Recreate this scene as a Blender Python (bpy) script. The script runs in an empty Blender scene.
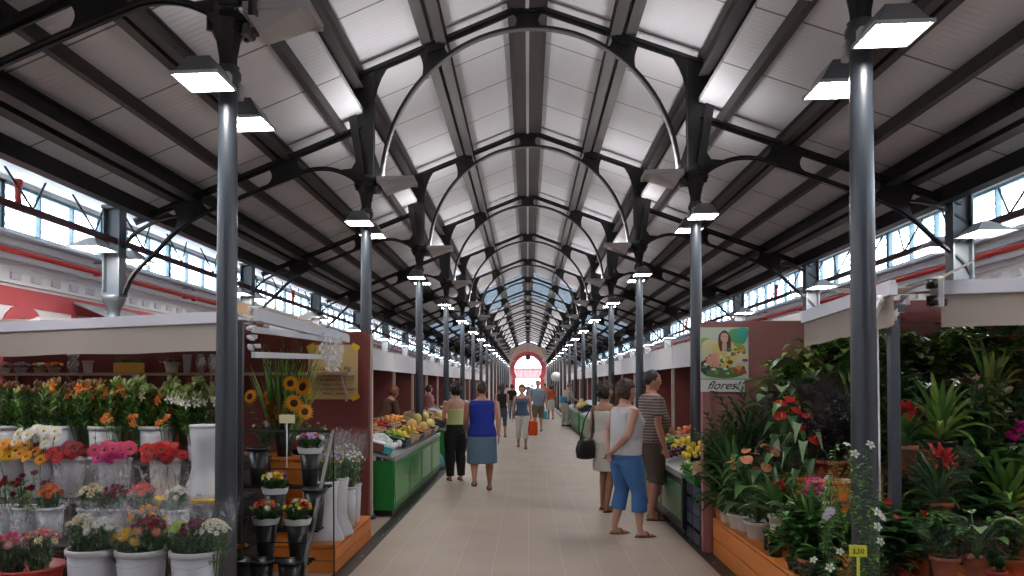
import bpy, math, random
from mathutils import Vector, Matrix, Euler
PI = math.pi
rnd = random.Random(7)
scene = bpy.context.scene
COL = scene.collection
def V(*a): return Vector(a)

# ------------------------------------------------------------------ materials
MATS = {}
def mat(name, col, rough=0.6, metal=0.0, var=0.0, scale=8.0, emit=0.0, ecol=None, alpha=1.0,
        trans=0.0, bump=0.0, spec=0.5, coat=0.0, sss=0.0):
    if name in MATS: return MATS[name]
    m = bpy.data.materials.new(name); m.use_nodes = True
    nt = m.node_tree; b = nt.nodes['Principled BSDF']
    c = (col[0], col[1], col[2], 1)
    b.inputs['Base Color'].default_value = c
    b.inputs['Roughness'].default_value = rough
    b.inputs['Metallic'].default_value = metal
    b.inputs['Specular IOR Level'].default_value = spec
    if coat: b.inputs['Coat Weight'].default_value = coat
    if var > 0 or bump > 0:
        tc = nt.nodes.new('ShaderNodeTexCoord'); n = nt.nodes.new('ShaderNodeTexNoise')
        n.inputs['Scale'].default_value = scale; n.inputs['Detail'].default_value = 3
        nt.links.new(tc.outputs['Object'], n.inputs['Vector'])
        if var > 0:
            mx = nt.nodes.new('ShaderNodeMix'); mx.data_type = 'RGBA'
            mx.inputs[6].default_value = tuple(max(0, x*(1-var)) for x in col)+(1,)
            mx.inputs[7].default_value = tuple(min(1, x*(1+var)) for x in col)+(1,)
            nt.links.new(n.outputs['Fac'], mx.inputs[0])
            nt.links.new(mx.outputs[2], b.inputs['Base Color'])
        if bump > 0:
            bp = nt.nodes.new('ShaderNodeBump'); bp.inputs['Strength'].default_value = bump
            bp.inputs['Distance'].default_value = 0.01
            nt.links.new(n.outputs['Fac'], bp.inputs['Height']); nt.links.new(bp.outputs['Normal'], b.inputs['Normal'])
    if emit > 0:
        e = ecol or col
        b.inputs['Emission Color'].default_value = (e[0], e[1], e[2], 1)
        b.inputs['Emission Strength'].default_value = emit
    if alpha < 1: b.inputs['Alpha'].default_value = alpha
    if trans > 0:   # thin cloth / leaf: part of the light passes through
        tr = nt.nodes.new('ShaderNodeBsdfTranslucent'); tr.inputs['Color'].default_value = c
        ms = nt.nodes.new('ShaderNodeMixShader'); ms.inputs[0].default_value = trans
        out = nt.nodes['Material Output']
        nt.links.new(b.outputs[0], ms.inputs[1]); nt.links.new(tr.outputs[0], ms.inputs[2])
        nt.links.new(ms.outputs[0], out.inputs['Surface'])
    MATS[name] = m
    return m
def clearmat(name, tint, opac, rough=0.15, crease=False, ns=22, through=None):
    """thin clear film: mostly transparent, glossy"""
    if name in MATS: return MATS[name]
    m = bpy.data.materials.new(name); m.use_nodes = True
    nt = m.node_tree; b = nt.nodes['Principled BSDF']
    b.inputs['Base Color'].default_value = (*tint, 1); b.inputs['Roughness'].default_value = rough
    b.inputs['Specular IOR Level'].default_value = 0.9
    t = nt.nodes.new('ShaderNodeBsdfTransparent')
    if through: t.inputs[0].default_value = (*through, 1)
    g = nt.nodes.new('ShaderNodeMixShader')
    n = nt.nodes.new('ShaderNodeTexNoise'); n.inputs['Scale'].default_value = ns; n.inputs['Distortion'].default_value = 1.5
    tc = nt.nodes.new('ShaderNodeTexCoord'); nt.links.new(tc.outputs['Object'], n.inputs['Vector'])
    mr = nt.nodes.new('ShaderNodeMapRange'); mr.inputs['From Min'].default_value = .35; mr.inputs['From Max'].default_value = .75
    mr.inputs['To Min'].default_value = opac*.35; mr.inputs['To Max'].default_value = min(1, opac*2.2)
    if crease: mr.inputs['From Min'].default_value = .55; mr.inputs['From Max'].default_value = .66; mr.inputs['To Min'].default_value = opac; mr.inputs['To Max'].default_value = crease
    nt.links.new(n.outputs['Fac'], mr.inputs['Value']); nt.links.new(mr.outputs[0], g.inputs[0])
    nt.links.new(t.outputs[0], g.inputs[1]); nt.links.new(b.outputs[0], g.inputs[2])
    bp = nt.nodes.new('ShaderNodeBump'); bp.inputs['Strength'].default_value = .8; bp.inputs['Distance'].default_value = .02
    nt.links.new(n.outputs['Fac'], bp.inputs['Height']); nt.links.new(bp.outputs[0], b.inputs['Normal'])
    nt.links.new(g.outputs[0], nt.nodes['Material Output'].inputs['Surface'])
    MATS[name] = m
    return m

# ------------------------------------------------------------------ mesh builder
class MB:
    def __init__(s): s.v = []; s.f = []; s.m = []; s.mats = []; s.smooth = []
    def mi(s, m):
        if m not in s.mats: s.mats.append(m)
        return s.mats.index(m)
    def add(s, vs, fs, m, smooth=False):
        o = len(s.v); s.v += [tuple(x) for x in vs]; k = s.mi(m)
        for f in fs: s.f.append(tuple(i+o for i in f)); s.m.append(k); s.smooth.append(smooth)
    def box(s, c, d, m, rot=None, bev=0.0):
        x, y, z = d[0]/2, d[1]/2, d[2]/2
        if bev > 0:
            b = min(bev, x*.9, y*.9, z*.9); vs = []
            for sz in (-1, 1):
                for q in (0, 1):
                    zz = sz*(z-b) if q == (0 if sz < 0 else 1) else None
            lv = [(-z, b), (-z+b, 0), (z-b, 0), (z, b)]
            for zz, i in lv:
                for px, py in ((x-i, -y+b+0), (x-i, y-b), (x-b-0, y-i), (-x+b, y-i), (-x+i, y-b), (-x+i, -y+b), (-x+b, -y+i), (x-b, -y+i)):
                    vs.append((px, py, zz))
            fs = []
            for l in range(3):
                for k in range(8):
                    a = l*8+k; b2 = l*8+(k+1) % 8; fs.append((a, b2, b2+8, a+8))
            fs.append(tuple(range(7, -1, -1))); fs.append(tuple(range(24, 32)))
        else:
            vs = [(-x,-y,-z),(x,-y,-z),(x,y,-z),(-x,y,-z),(-x,-y,z),(x,-y,z),(x,y,z),(-x,y,z)]
            fs = [(0,3,2,1),(4,5,6,7),(0,1,5,4),(1,2,6,5),(2,3,7,6),(3,0,4,7)]
        R = Euler(rot).to_matrix() if rot else None
        out = []
        for p in vs:
            q = Vector(p)
            if R: q = R @ q
            out.append((q.x+c[0], q.y+c[1], q.z+c[2]))
        s.add(out, fs, m)
        return s
    def bx(s, x0, x1, y0, y1, z0, z1, m, bev=0):
        return s.box(((x0+x1)/2, (y0+y1)/2, (z0+z1)/2), (abs(x1-x0), abs(y1-y0), abs(z1-z0)), m, bev=bev)
    def bar(s, a, b, w, h, m, up=(0, 0, 1)):
        a = Vector(a); b = Vector(b); d = (b-a); L = d.length; d.normalize()
        u = Vector(up); sd = d.cross(u)
        if sd.length < 1e-4: sd = d.cross(Vector((1, 0, 0)))
        sd.normalize(); u = sd.cross(d)
        vs = []
        for p in (a, b):
            for q, r in ((-1, -1), (1, -1), (1, 1), (-1, 1)): vs.append(p+sd*(q*w/2)+u*(r*h/2))
        s.add(vs, [(0,1,2,3),(7,6,5,4),(0,4,5,1),(1,5,6,2),(2,6,7,3),(3,7,4,0)], m)
        return s
    def tube(s, pts, r, m, n=8, cap=True, flat=1.0, smooth=True, side=None):
        """r: number or list; flat: ellipse ratio along the side vector"""
        pts = [Vector(p) for p in pts]; rs = r if isinstance(r, (list, tuple)) else [r]*len(pts)
        vs = []; N = len(pts); prev = Vector(side) if side else None
        for i, p in enumerate(pts):
            t = (pts[min(i+1, N-1)]-pts[max(i-1, 0)])
            if t.length < 1e-9: t = Vector((0, 0, 1))
            t.normalize()
            if prev is None:
                prev = t.cross(Vector((0, 0, 1)))
                if prev.length < .05: prev = Vector((1, 0, 0))
            prev = prev - t*prev.dot(t)
            if prev.length < 1e-6: prev = t.orthogonal()
            prev.normalize(); o = t.cross(prev)
            for k in range(n):
                a = 2*PI*k/n
                vs.append(p+prev*(math.cos(a)*rs[i])+o*(math.sin(a)*rs[i]*flat))
        fs = []
        for i in range(N-1):
            for k in range(n):
                a = i*n+k; b = i*n+(k+1) % n; fs.append((a, b, b+n, a+n))
        if cap: fs.append(tuple(range(n-1, -1, -1))); fs.append(tuple(range((N-1)*n, N*n)))
        s.add(vs, fs, m, smooth)
        return s
    def lathe(s, prof, m, c=(0, 0, 0), n=16, smooth=True, cap=True, sx=1, sy=1):
        vs = []; N = len(prof)
        for r, z in prof:
            for k in range(n):
                a = 2*PI*k/n; vs.append((c[0]+r*sx*math.cos(a), c[1]+r*sy*math.sin(a), c[2]+z))
        fs = []
        for i in range(N-1):
            for k in range(n):
                a = i*n+k; b = i*n+(k+1) % n; fs.append((a, b, b+n, a+n))
        if cap: fs.append(tuple(range(n-1, -1, -1))); fs.append(tuple(range((N-1)*n, N*n)))
        s.add(vs, fs, m, smooth)
        return s
    def ell(s, c, r, m, n=10, k=6, rot=None, fn=None):
        vs = []; R = Euler(rot).to_matrix() if rot else None; C = Vector(c)
        for i in range(1, k):
            ph = PI*i/k
            for j in range(n):
                a = 2*PI*j/n
                p = Vector((math.sin(ph)*math.cos(a)*r[0], math.sin(ph)*math.sin(a)*r[1], -math.cos(ph)*r[2]))
                if fn: p = fn(p)
                vs.append(C+(R @ p if R else p))
        b = Vector((0, 0, -r[2])); t = Vector((0, 0, r[2]))
        if fn: b = fn(b); t = fn(t)
        vs.append(C+(R @ b if R else b)); vs.append(C+(R @ t if R else t))
        fs = []
        for i in range(k-2):
            for j in range(n):
                a = i*n+j; bb = i*n+(j+1) % n; fs.append((a, bb, bb+n, a+n))
        B = (k-1)*n; T = B+1
        for j in range(n):
            fs.append((B, (j+1) % n, j)); fs.append((T, (k-2)*n+j, (k-2)*n+(j+1) % n))
        s.add(vs, fs, m, True)
        return s
    def plate(s, poly, y, th, m):
        """polygon in X-Z, extruded along Y"""
        n = len(poly)
        vs = [(p[0], y-th/2, p[1]) for p in poly]+[(p[0], y+th/2, p[1]) for p in poly]
        fs = [tuple(range(n)), tuple(range(2*n-1, n-1, -1))]
        for i in range(n):
            j = (i+1) % n; fs.append((j, i, i+n, j+n))
        s.add(vs, fs, m)
        return s
    def ribbon(s, pts, wy, h, m, y=0):
        """X-Z path swept as a bar wy deep in Y and h thick"""
        top = []; bot = []; N = len(pts)
        for i in range(N):
            a = pts[max(i-1, 0)]; b = pts[min(i+1, N-1)]; dx, dz = b[0]-a[0], b[1]-a[1]; L = math.hypot(dx, dz) or 1
            nx, nz = -dz/L, dx/L
            top.append((pts[i][0]+nx*h/2, pts[i][1]+nz*h/2)); bot.append((pts[i][0]-nx*h/2, pts[i][1]-nz*h/2))
        vs = []
        for i in range(N):
            for q, yy in ((top, -1), (top, 1), (bot, 1), (bot, -1)): vs.append((q[i][0], y+yy*wy/2, q[i][1]))
        fs = [(0, 1, 2, 3), tuple((N-1)*4+k for k in (3, 2, 1, 0))]
        for i in range(N-1):
            for k in range(4): fs.append((i*4+k, i*4+4+k, i*4+4+(k+1) % 4, i*4+(k+1) % 4))
        s.add(vs, fs, m)
        return s
    def leaf(s, p0, d, L, W, droop, m, n=6, fold=.25, shape=0, twist=0.0):
        """arching leaf strip with a midrib fold. shape 0 blade, 1 ovate, 2 heart"""
        p0 = Vector(p0); d = Vector(d).normalized()
        sd = d.cross(Vector((0, 0, 1)))
        if sd.length < .08: a = rnd.uniform(0, 6.28); sd = Vector((math.cos(a), math.sin(a), 0))
        sd.normalize()
        if twist: sd.rotate(Matrix.Rotation(twist, 3, d))
        vs = []; P = []
        for i in range(n+1):
            t = i/n; P.append(p0+d*(L*t*(1-.25*droop*t))+Vector((0, 0, -droop*L*t*t*.8)))
        for i in range(n+1):
            t = i/n
            if shape == 0: w = W*min(1, t*5+.35)*(1-t**3)**.8
            elif shape == 1: w = W*math.sin(PI*min(1, t**.75*.97+.03))
            else: w = W*(math.sin(PI*(t**.5)*.98+.02))*(1.1 if t < .4 else 1)
            T = (P[min(i+1, n)]-P[max(i-1, 0)]).normalized(); up = sd.cross(T)
            e = up*(w*fold)
            vs += [P[i]-sd*w/2+e, P[i], P[i]+sd*w/2+e]
        fs = []
        for i in range(n):
            a = i*3; fs += [(a, a+1, a+4, a+3), (a+1, a+2, a+5, a+4)]
        s.add(vs, fs, m, True)
        return s
    def join(s, o, M=None, mmap=None):
        off = len(s.v)
        s.v += [tuple(M @ Vector(p)) for p in o.v] if M else list(o.v)
        idx = [s.mi((mmap or {}).get(m, m)) for m in o.mats]
        for f, k, sm in zip(o.f, o.m, o.smooth):
            s.f.append(tuple(i+off for i in f)); s.m.append(idx[k]); s.smooth.append(sm)
        return s
    def mesh(s, name):
        me = bpy.data.meshes.new(name); me.from_pydata(s.v, [], s.f)
        for m in s.mats: me.materials.append(m)
        me.polygons.foreach_set('material_index', s.m); me.polygons.foreach_set('use_smooth', s.smooth)
        me.update()
        return me
    def build(s, name, parent=None, loc=None, rotz=0):
        o = bpy.data.objects.new(name, s.mesh(name)); COL.objects.link(o)
        if parent: o.parent = parent
        if loc: o.location = loc
        if rotz: o.rotation_euler[2] = rotz
        return o

def tag(o, label, cat, group=None):
    o['label'] = label; o['category'] = cat
    if group: o['group'] = group
    return o
def struct(o): o['kind'] = 'structure'; return o
def empty(name, loc=(0, 0, 0), rotz=0):
    o = bpy.data.objects.new(name, None); o.empty_display_size = .1; o.location = loc; o.rotation_euler[2] = rotz
    COL.objects.link(o); return o
def dup(root, loc=None, rotz=None, label=None, group=None, scale=None, rot=None):
    r = root.copy(); COL.objects.link(r)
    if loc is not None: r.location = loc
    if rotz is not None: r.rotation_euler[2] = rotz
    if rot is not None: r.rotation_euler = rot
    if scale is not None: r.scale = (scale, scale, scale) if isinstance(scale, (int, float)) else scale
    if label: r['label'] = label
    if group: r['group'] = group
    for ch in KIDS.get(root.name, list(root.children)):
        c = ch.copy(); COL.objects.link(c); c.parent = r
        for g in list(ch.children):
            e = g.copy(); COL.objects.link(e); e.parent = c
    return r
KIDS = {}
def place(root, used, **k):
    """the first placement moves the source itself, later ones copy it"""
    if root.name not in used:
        used.add(root.name)
        if k.get('loc') is not None: root.location = k['loc']
        if k.get('rotz') is not None: root.rotation_euler[2] = k['rotz']
        if k.get('rot') is not None: root.rotation_euler = k['rot']
        if k.get('scale') is not None:
            q = k['scale']; root.scale = (q, q, q) if isinstance(q, (int, float)) else q
        if k.get('label'): root['label'] = k['label']
        if k.get('group'): root['group'] = k['group']
        return root
    return dup(root, **k)
USED = set()
ORD = ['first', 'second', 'third', 'fourth', 'fifth', 'sixth', 'seventh', 'eighth', 'ninth', 'tenth', 'eleventh', 'twelfth',
       'thirteenth', 'fourteenth', 'fifteenth', 'sixteenth', 'seventeenth', 'eighteenth', 'nineteenth', 'twentieth']

# ------------------------------------------------------------------ camera
F = 760.0; YAW = math.atan(.09); PITCH = math.radians(1.0)
EYE = 1.6; VPX, VPY = 528.0, 385.0
cam_d = bpy.data.cameras.new('camera'); cam = bpy.data.objects.new('camera', cam_d); COL.objects.link(cam)
cam.location = (0, 0, EYE); cam.rotation_euler = (PI/2+PITCH, 0, YAW)
cam_d.sensor_width = 36; cam_d.lens = F/1024*36; cam_d.clip_end = 400; cam_d.clip_start = .05
_R = Euler((PI/2+PITCH, 0, YAW)).to_matrix()
_d = _R.transposed() @ Vector((0, 1, 0))
CX = VPX-F*_d.x/-_d.z; CY = VPY+F*_d.y/-_d.z
cam_d.shift_x = (512-CX)/1024; cam_d.shift_y = (CY-288)/1024
scene.camera = cam
def at(px, py, Y):
    """the point of the plane at depth Y that lies on the sight line of a photo pixel"""
    r = _R @ Vector(((px-CX)/F, -(py-CY)/F, -1)); k = Y/r.y
    return Vector((r.x*k, Y, EYE+r.z*k))
M_BLACK = mat('black_plastic', (.012, .012, .014), .35)
# ------------------------------------------------------------------ people
def remeshed(mb, name, voxel, m, smooth=4):
    me = mb.mesh(name+'_src'); o = bpy.data.objects.new(name+'_tmp', me); COL.objects.link(o)
    md = o.modifiers.new('r', 'REMESH'); md.mode = 'VOXEL'; md.voxel_size = voxel; md.use_smooth_shade = True
    if smooth: sm = o.modifiers.new('s', 'SMOOTH'); sm.iterations = smooth; sm.factor = .5
    dg = bpy.context.evaluated_depsgraph_get(); dg.update()
    out = bpy.data.meshes.new_from_object(o.evaluated_get(dg)); bpy.data.objects.remove(o); bpy.data.meshes.remove(me)
    out.name = name; out.materials.clear(); out.materials.append(m)
    return out
def link(me, name, parent):
    o = bpy.data.objects.new(name, me); COL.objects.link(o); o.parent = parent; return o
def skin(n, c): return mat('skin_'+n, c, .55, var=.06, scale=12)
SK1 = skin('tan', (.46, .22, .145)); SK2 = skin('fair', (.56, .31, .23)); SK3 = skin('brown', (.33, .16, .10))
def hairm(n, c): return mat('hair_'+n, c, .55, var=.35, scale=40)
H_BLK = hairm('black', (.018, .012, .010)); H_BRN = hairm('brown', (.05, .022, .014)); H_RED = hairm('red_brown', (.16, .045, .02)); H_GRY = hairm('grey_brown', (.16, .12, .10)); H_BLD = hairm('dark_blond', (.25, .15, .08))
M_EYEW = mat('eye_white', (.7, .68, .66), .3); M_EYED = mat('eye_dark', (.02, .012, .01), .2); M_LIP = mat('lips', (.42, .13, .11), .5)
def loft(g, secs, m, n=18):
    """secs: (x, y, z, rx, ry)"""
    vs = []
    for x, y, z, rx, ry in secs:
        for k in range(n): a = 2*PI*k/n; vs.append((x+rx*math.cos(a), y+ry*math.sin(a), z))
    fs = [tuple(range(n-1, -1, -1)), tuple(range((len(secs)-1)*n, len(secs)*n))]
    for i in range(len(secs)-1):
        for k in range(n): a = i*n+k; b = i*n+(k+1) % n; fs.append((a, b, b+n, a+n))
    g.add(vs, fs, m)
def person(label, X, Y, H=1.68, face=0, w=1.0, belly=0.0, female=True, sk=SK1, hair=H_BRN, hstyle='bob', head_yaw=0, head_down=0, legs=((0, 0), (0, 0)),
           arms=('down', 'down'), lean=0, top=None, bottom=None, shoes=None, voxel=.011, group=None, zoff=0, sit=False):
    """face: heading in radians, 0 looks along +Y. legs: (forward, lift) of each foot. top: dict(m, hem, sleeve, neck); bottom: dict(m, kind, z)"""
    s = H/1.70; r = empty('person', (X, Y, zoff), face); tag(r, label, 'person', group)
    sw = (.165 if female else .195)*w; hw = (.165 if female else .160)*w; ww = (.125 if female else .150)*w+belly*.5
    dep = .105*w; cl, sl = math.cos(lean), math.sin(lean); hipz = .90
    def T(p):   # lean the upper body about the hips, then scale
        x, y, z = p
        if z > hipz and lean: dy, dz = y, z-hipz; y, z = dy*cl+dz*sl, hipz+dz*cl-dy*sl
        return (x*s, y*s, z*s)
    def S(sec): x, y, z, rx, ry = sec; q = T((x, y, z)); return (q[0], q[1], q[2], rx*s, ry*s)
    bust = .035*w if female else .0
    tor = [(0, 0, .80, hw*.80, dep*.85), (0, -.012, .88, hw*1.02, dep*1.12), (0, -.008, .95, hw*.98, dep*1.06), (0, belly*.3, 1.06, ww*1.02, dep*.88+belly), (0, .005+belly*.2, 1.16, ww*1.08, dep*.92+belly*.8), (0, .012+bust*.4, 1.26, sw*.90, dep*1.02+bust*.6),
           (0, .0, 1.36, sw*.98, dep*.90), (0, -.008, 1.41, sw*.80, dep*.66), (0, -.004, 1.44, .075*w, .065), (0, 0, 1.47, .056, .056)]
    def torso(g, m, infl=0, z0=0, z1=9, flare=0):
        secs = []
        base = [t for t in tor]
        def interp(z):
            for a, b in zip(base, base[1:]):
                if a[2] <= z <= b[2]: t = (z-a[2])/(b[2]-a[2]); return tuple(a[i]+(b[i]-a[i])*t for i in range(5))
            return base[0] if z < base[0][2] else base[-1]
        zs = sorted({z for z in [max(z0, tor[0][2] if z0 < .8 else z0)]+[t[2] for t in tor]+[min(z1, 1.47)] if z0 <= z <= z1})
        for z in zs:
            t = interp(z); k = flare*max(0, (1.0-z)); secs.append((t[0], t[1], z, t[3]+infl+k, t[4]+infl+k))
        if z0 < .8: 
            t = base[0]; secs.insert(0, (0, 0, z0, hw*.98+infl+flare*.3, dep*1.1+infl+flare*.3))
        if len(secs) > 1:
            vs = []; n = 18
            for x, y, z, rx, ry in secs:
                for k in range(n): a = 2*PI*k/n; vs.append(T((x+rx*math.cos(a), y+ry*math.sin(a), z)))
            fs = [tuple(range(n-1, -1, -1)), tuple(range((len(secs)-1)*n, len(secs)*n))]
            for i in range(len(secs)-1):
                for k in range(n): a = i*n+k; b = i*n+(k+1) % n; fs.append((a, b, b+n, a+n))
            g.add(vs, fs, m)
    # joints
    J = {}
    for i, sd in enumerate((-1, 1)):
        fwd, lift = legs[i]; hip = (sd*.088*w, 0, .86); ank = (sd*.10*w, fwd, .085+lift)
        dx = math.dist(hip, ank); bend = max(0, .80-dx); k_ = (sd*.097*w, fwd*.45+.03+bend*.9, (hip[2]+ank[2])/2+.02)
        J['hip', i], J['knee', i], J['ank', i] = hip, k_, ank
        sh = (sd*(sw+.012), -.005, 1.385); A = arms[i]
        tab = dict(down=((sd*(sw+.055), -.02, 1.10), (sd*(sw+.065), .05, .86)), back=((sd*(sw+.05), -.10, 1.13), (sd*.045, -.185, .93)), bag=((sd*(sw+.06), .0, 1.10), (sd*(sw+.09), .02, .85)),
                   reach=((sd*(sw+.03), .16, 1.17), (sd*(sw-.02), .40, 1.16)), front=((sd*(sw+.05), .02, 1.12), (sd*(sw-.05), .22, 1.02)), chest=((sd*(sw+.04), .02, 1.12), (sd*.08, .20, 1.16)), swing=((sd*(sw+.05), -.10, 1.12), (sd*(sw+.05), -.13, .88)), swingf=((sd*(sw+.05), .04, 1.11), (sd*(sw+.04), .18, .92)),
                   reach_low=((sd*(sw+.03), .22, 1.10), (sd*(sw-.0), .42, .98)))
        el, wr = tab[A] if isinstance(A, str) else A
        J['sh', i], J['el', i], J['wr', i] = sh, el, wr
    def arm(g, m, i, infl=0, upto=1.0, hand=True):
        a, b, c = Vector(T(J['sh', i])), Vector(T(J['el', i])), Vector(T(J['wr', i]))
        k = w if w < 1.15 else 1.1
        pts = [a+(a-b)*.05, a, a.lerp(b, .35), a.lerp(b, .7), b, b.lerp(c, .3), b.lerp(c, .7), c]; rs = [.040, .050, .047, .041, .036, .038, .030, .022]
        rs = [x*k*s+infl for x in rs]
        if upto < 1:
            n = {.15: 3, .3: 4, .45: 5}.get(upto, 5); pts, rs = pts[:n], rs[:n]; rs[-1] += infl*.7
            g.tube(pts, rs, m, 12, smooth=True); return
        g.tube(pts, rs, m, 12)
        if hand:
            d = (c-b).normalized(); q = d.cross(Vector((0, 1, 0))) if abs(d.y) < .8 else d.cross(Vector((0, 0, 1))); q.normalize(); o = d.cross(q); 
            if o.y < 0 and abs(d.y) < .8: o = -o; q = -q
            g.tube([c-d*.01, c+d*.03*s, c+d*.065*s, c+d*.09*s], [.020*s, .026*s, .032*s, .028*s], m, 10, flat=.5, side=o)
            for f, (off, L) in enumerate(((-.024, .062), (-.008, .074), (.009, .070), (.025, .055))):
                p = c+d*.078*s+o*off*s; g.tube([p, p+d*L*.5*s+q*.004, p+d*L*s+q*.016*s], [.0098*s, .0092*s, .0075*s], m, 7)
            p = c+d*.03*s+o*-.022*s; g.tube([p, p+d*.03*s-o*.022*s, p+d*.058*s-o*.030*s], [.012*s, .0105*s, .0085*s], m, 7)
    def leg(g, m, i, infl=0, z0=0, foot=True, flare=0):
        a, b, c = [Vector(J[k, i])*s for k in ('hip', 'knee', 'ank')]
        pts = [a, a.lerp(b, .25), a.lerp(b, .6), b, b.lerp(c, .3), b.lerp(c, .65), c.lerp(b, .08), c]; k = w**.8
        rs = [.088*k, .090*k, .072*k, .052*k, .055*k, .041*k, .034, .034]
        rs = [x*s+infl for x in rs]
        if not foot:
            P = []; R_ = []
            for j, (p, rr) in enumerate(zip(pts, rs)):
                if p.z >= z0*s: P.append(p); R_.append(rr)
                else:
                    t = (P[-1].z-z0*s)/max(1e-5, P[-1].z-p.z); P.append(P[-1].lerp(p, t)); R_.append(R_[-1]+(rr-R_[-1])*t+flare); break
            g.tube(P, R_, m, 14); return
        g.tube(pts, rs, m, 14)
        f = c; dz = f.z-.085*s
        g.tube([f+Vector((0, -.045*s, -.055*s)), f+Vector((0, -.02*s, -.05*s)), f+Vector((0, .06*s, -.052*s)), f+Vector((0, .13*s, -.062*s)), f+Vector((0, .165*s, -.066*s))], [.022*s, .034*s, .034*s, .036*s, .018*s], m, 10, flat=.62, side=(1, 0, 0))
        g.tube([f+Vector((0, 0, .01)), f+Vector((0, .02*s, -.045*s))], [.034*s, .036*s], m, 10)
    # head
    hc = Vector(T((0, .012, 1.585))); R = (Matrix.Rotation(head_yaw, 3, 'Z') @ Matrix.Rotation(-head_down-lean*.3, 3, 'X'))
    def hp(x, y, z): return hc+(R @ Vector((x, y, z)))*s
    g = MB(); torso(g, sk, 0, .80)
    for i in (0, 1): arm(g, sk, i); leg(g, sk, i)
    g.tube([T((0, -.008, 1.40)), hp(0, -.012, -.10), hp(0, -.01, -.02)], [.060*s, .052*s, .050*s], sk, 12)
    def hf(p):
        q = p.copy()
        if q.z < 0: k = 1-.28*(-q.z/.118)**1.5; q.x *= k; q.y = q.y*(1-.10*(-q.z/.118))+.012*(-q.z/.118)
        if q.y > .05: q.x *= .94
        return R @ (q*s)
    g.ell(hc, (.076, .094, .118), sk, 20, 14, fn=hf)
    g.tube([hp(0, .088, .022), hp(0, .097, .0), hp(0, .106, -.020), hp(0, .088, -.030)], [.007*s, .009*s, .0115*s, .007*s], sk, 8)
    g.tube([hp(0, .070, -.085), hp(0, .076, -.098)], [.022*s, .015*s], sk, 8)
    for sd in (-1, 1):
        g.ell(hp(sd*.077, -.004, -.005), (.010*s, .018*s, .030*s), sk, 8, 6)
        g.ell(hp(sd*.030, .080, .028), (.020*s, .012*s, .007*s), sk, 8, 5)
    link(remeshed(g, 'body', voxel, sk, 3), 'body', r)
    for sd in (-1, 1):
        g = MB(); g.ell(hp(sd*.030, .0845, .012), (.0135*s, .010*s, .0085*s), M_EYEW, 8, 6); g.ell(hp(sd*.031, .0925, .012), (.006*s, .004*s, .006*s), M_EYED, 8, 5); g.build('eye', r)
    g = MB(); g.ell(hp(0, .084, -.052), (.022*s, .007*s, .008*s), M_LIP, 10, 5); g.build('mouth', r)
    # hair
    g = MB(); cr = random.Random(int(X*100+Y*37))
    def hh(p):
        q = p.copy(); lim = .030
        if q.y > .035 and q.z < lim: f_ = min(1, (q.y-.035)/.03); q.y = q.y*(1-f_)+.035*f_
        if hstyle == 'short' and q.z < -.02: q.x *= .86; q.y = max(q.y, -.092)*1; q.z = max(q.z, -.075)
        if hstyle in ('bob', 'curly') and q.z < 0: q.x *= 1.02; q.z *= .95
        n_ = .004 if hstyle == 'short' else .010 if hstyle == 'bob' else .016
        k = 1+n_/.09*math.sin(q.x*90+1.3*math.sin(q.z*70))*math.cos(q.y*80+q.z*60); return R @ (q*k*s)
    g.ell(hc+(R @ Vector((0, -.014, .018)))*s, (.084, .098, .112) if hstyle == 'short' else (.098, .112, .128) if hstyle == 'bob' else (.108, .120, .132), hair, 26, 18, fn=hh)
    if hstyle == 'long': g.tube([hp(0, -.05, .02), hp(0, -.08, -.08), hp(0, -.09, -.18), hp(0, -.085, -.25)], [.07*s, .082*s, .075*s, .03*s], hair, 12, flat=.6, side=(1, 0, 0))
    if hstyle == 'bun': g.ell(hp(0, -.12, .03), (.045*s,)*3, hair, 10, 8)
    link(remeshed(g, 'hair', .008, hair, 1), 'hair', r)
    # clothing
    if top:
        g = MB(); torso(g, top['m'], .022 if top.get('hem', .92) < .95 else .014, top.get('hem', .92), top.get('neck', 1.40), top.get('flare', .0))
        if top.get('sleeve', 0) > 0:
            for i in (0, 1): arm(g, top['m'], i, .016, top['sleeve'])
        elif top.get('straps'):
            for sd in (-1, 1): g.tube([T((sd*sw*.55, .10*w, 1.30)), T((sd*sw*.58, .04, 1.425)), T((sd*sw*.55, -.085*w, 1.32))], .012*s, top['m'], 6)
        if top.get('neck', 1.40) >= 1.40 and top.get('collar'): g.tube([T((.068*math.cos(a), .06*math.sin(a)+.0, 1.445-.012*math.sin(a))) for a in [2*PI*k/14 for k in range(15)]], .012*s, top['m'], 6)
        o = link(remeshed(g, 'top', .010, top['m'], 3), top.get('name', 'top'), r)
        if top.get('lab'): o['label'] = top['lab']
    if bottom:
        g = MB(); m = bottom['m']; z = bottom['z']
        if bottom['kind'] == 'skirt':
            lz = [(0, 0, z, (hw*1.08+bottom.get('flare', .02)), dep*1.25+bottom.get('flare', .02)), (0, 0, .75, hw*1.14, dep*1.34), (0, -.01, .88, hw*1.10, dep*1.26), (0, -.006, 1.0, hw*.96, dep*1.12)]
            loft(g, [(a*s, b*s, c*s, d*s, e*s) for a, b, c, d, e in lz], m)
            if z < .8:
                for i in (0, 1): leg(g, m, i, .018, z, False, .01)
        else:
            torso(g, m, .013, .79, 1.0)
            for i in (0, 1): leg(g, m, i, bottom.get('ease', .016), z, False, bottom.get('flare', .004))
        o = link(remeshed(g, 'bottom', .010, m, 3), bottom['kind'], r)
        if bottom.get('lab'): o['label'] = bottom['lab']
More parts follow.
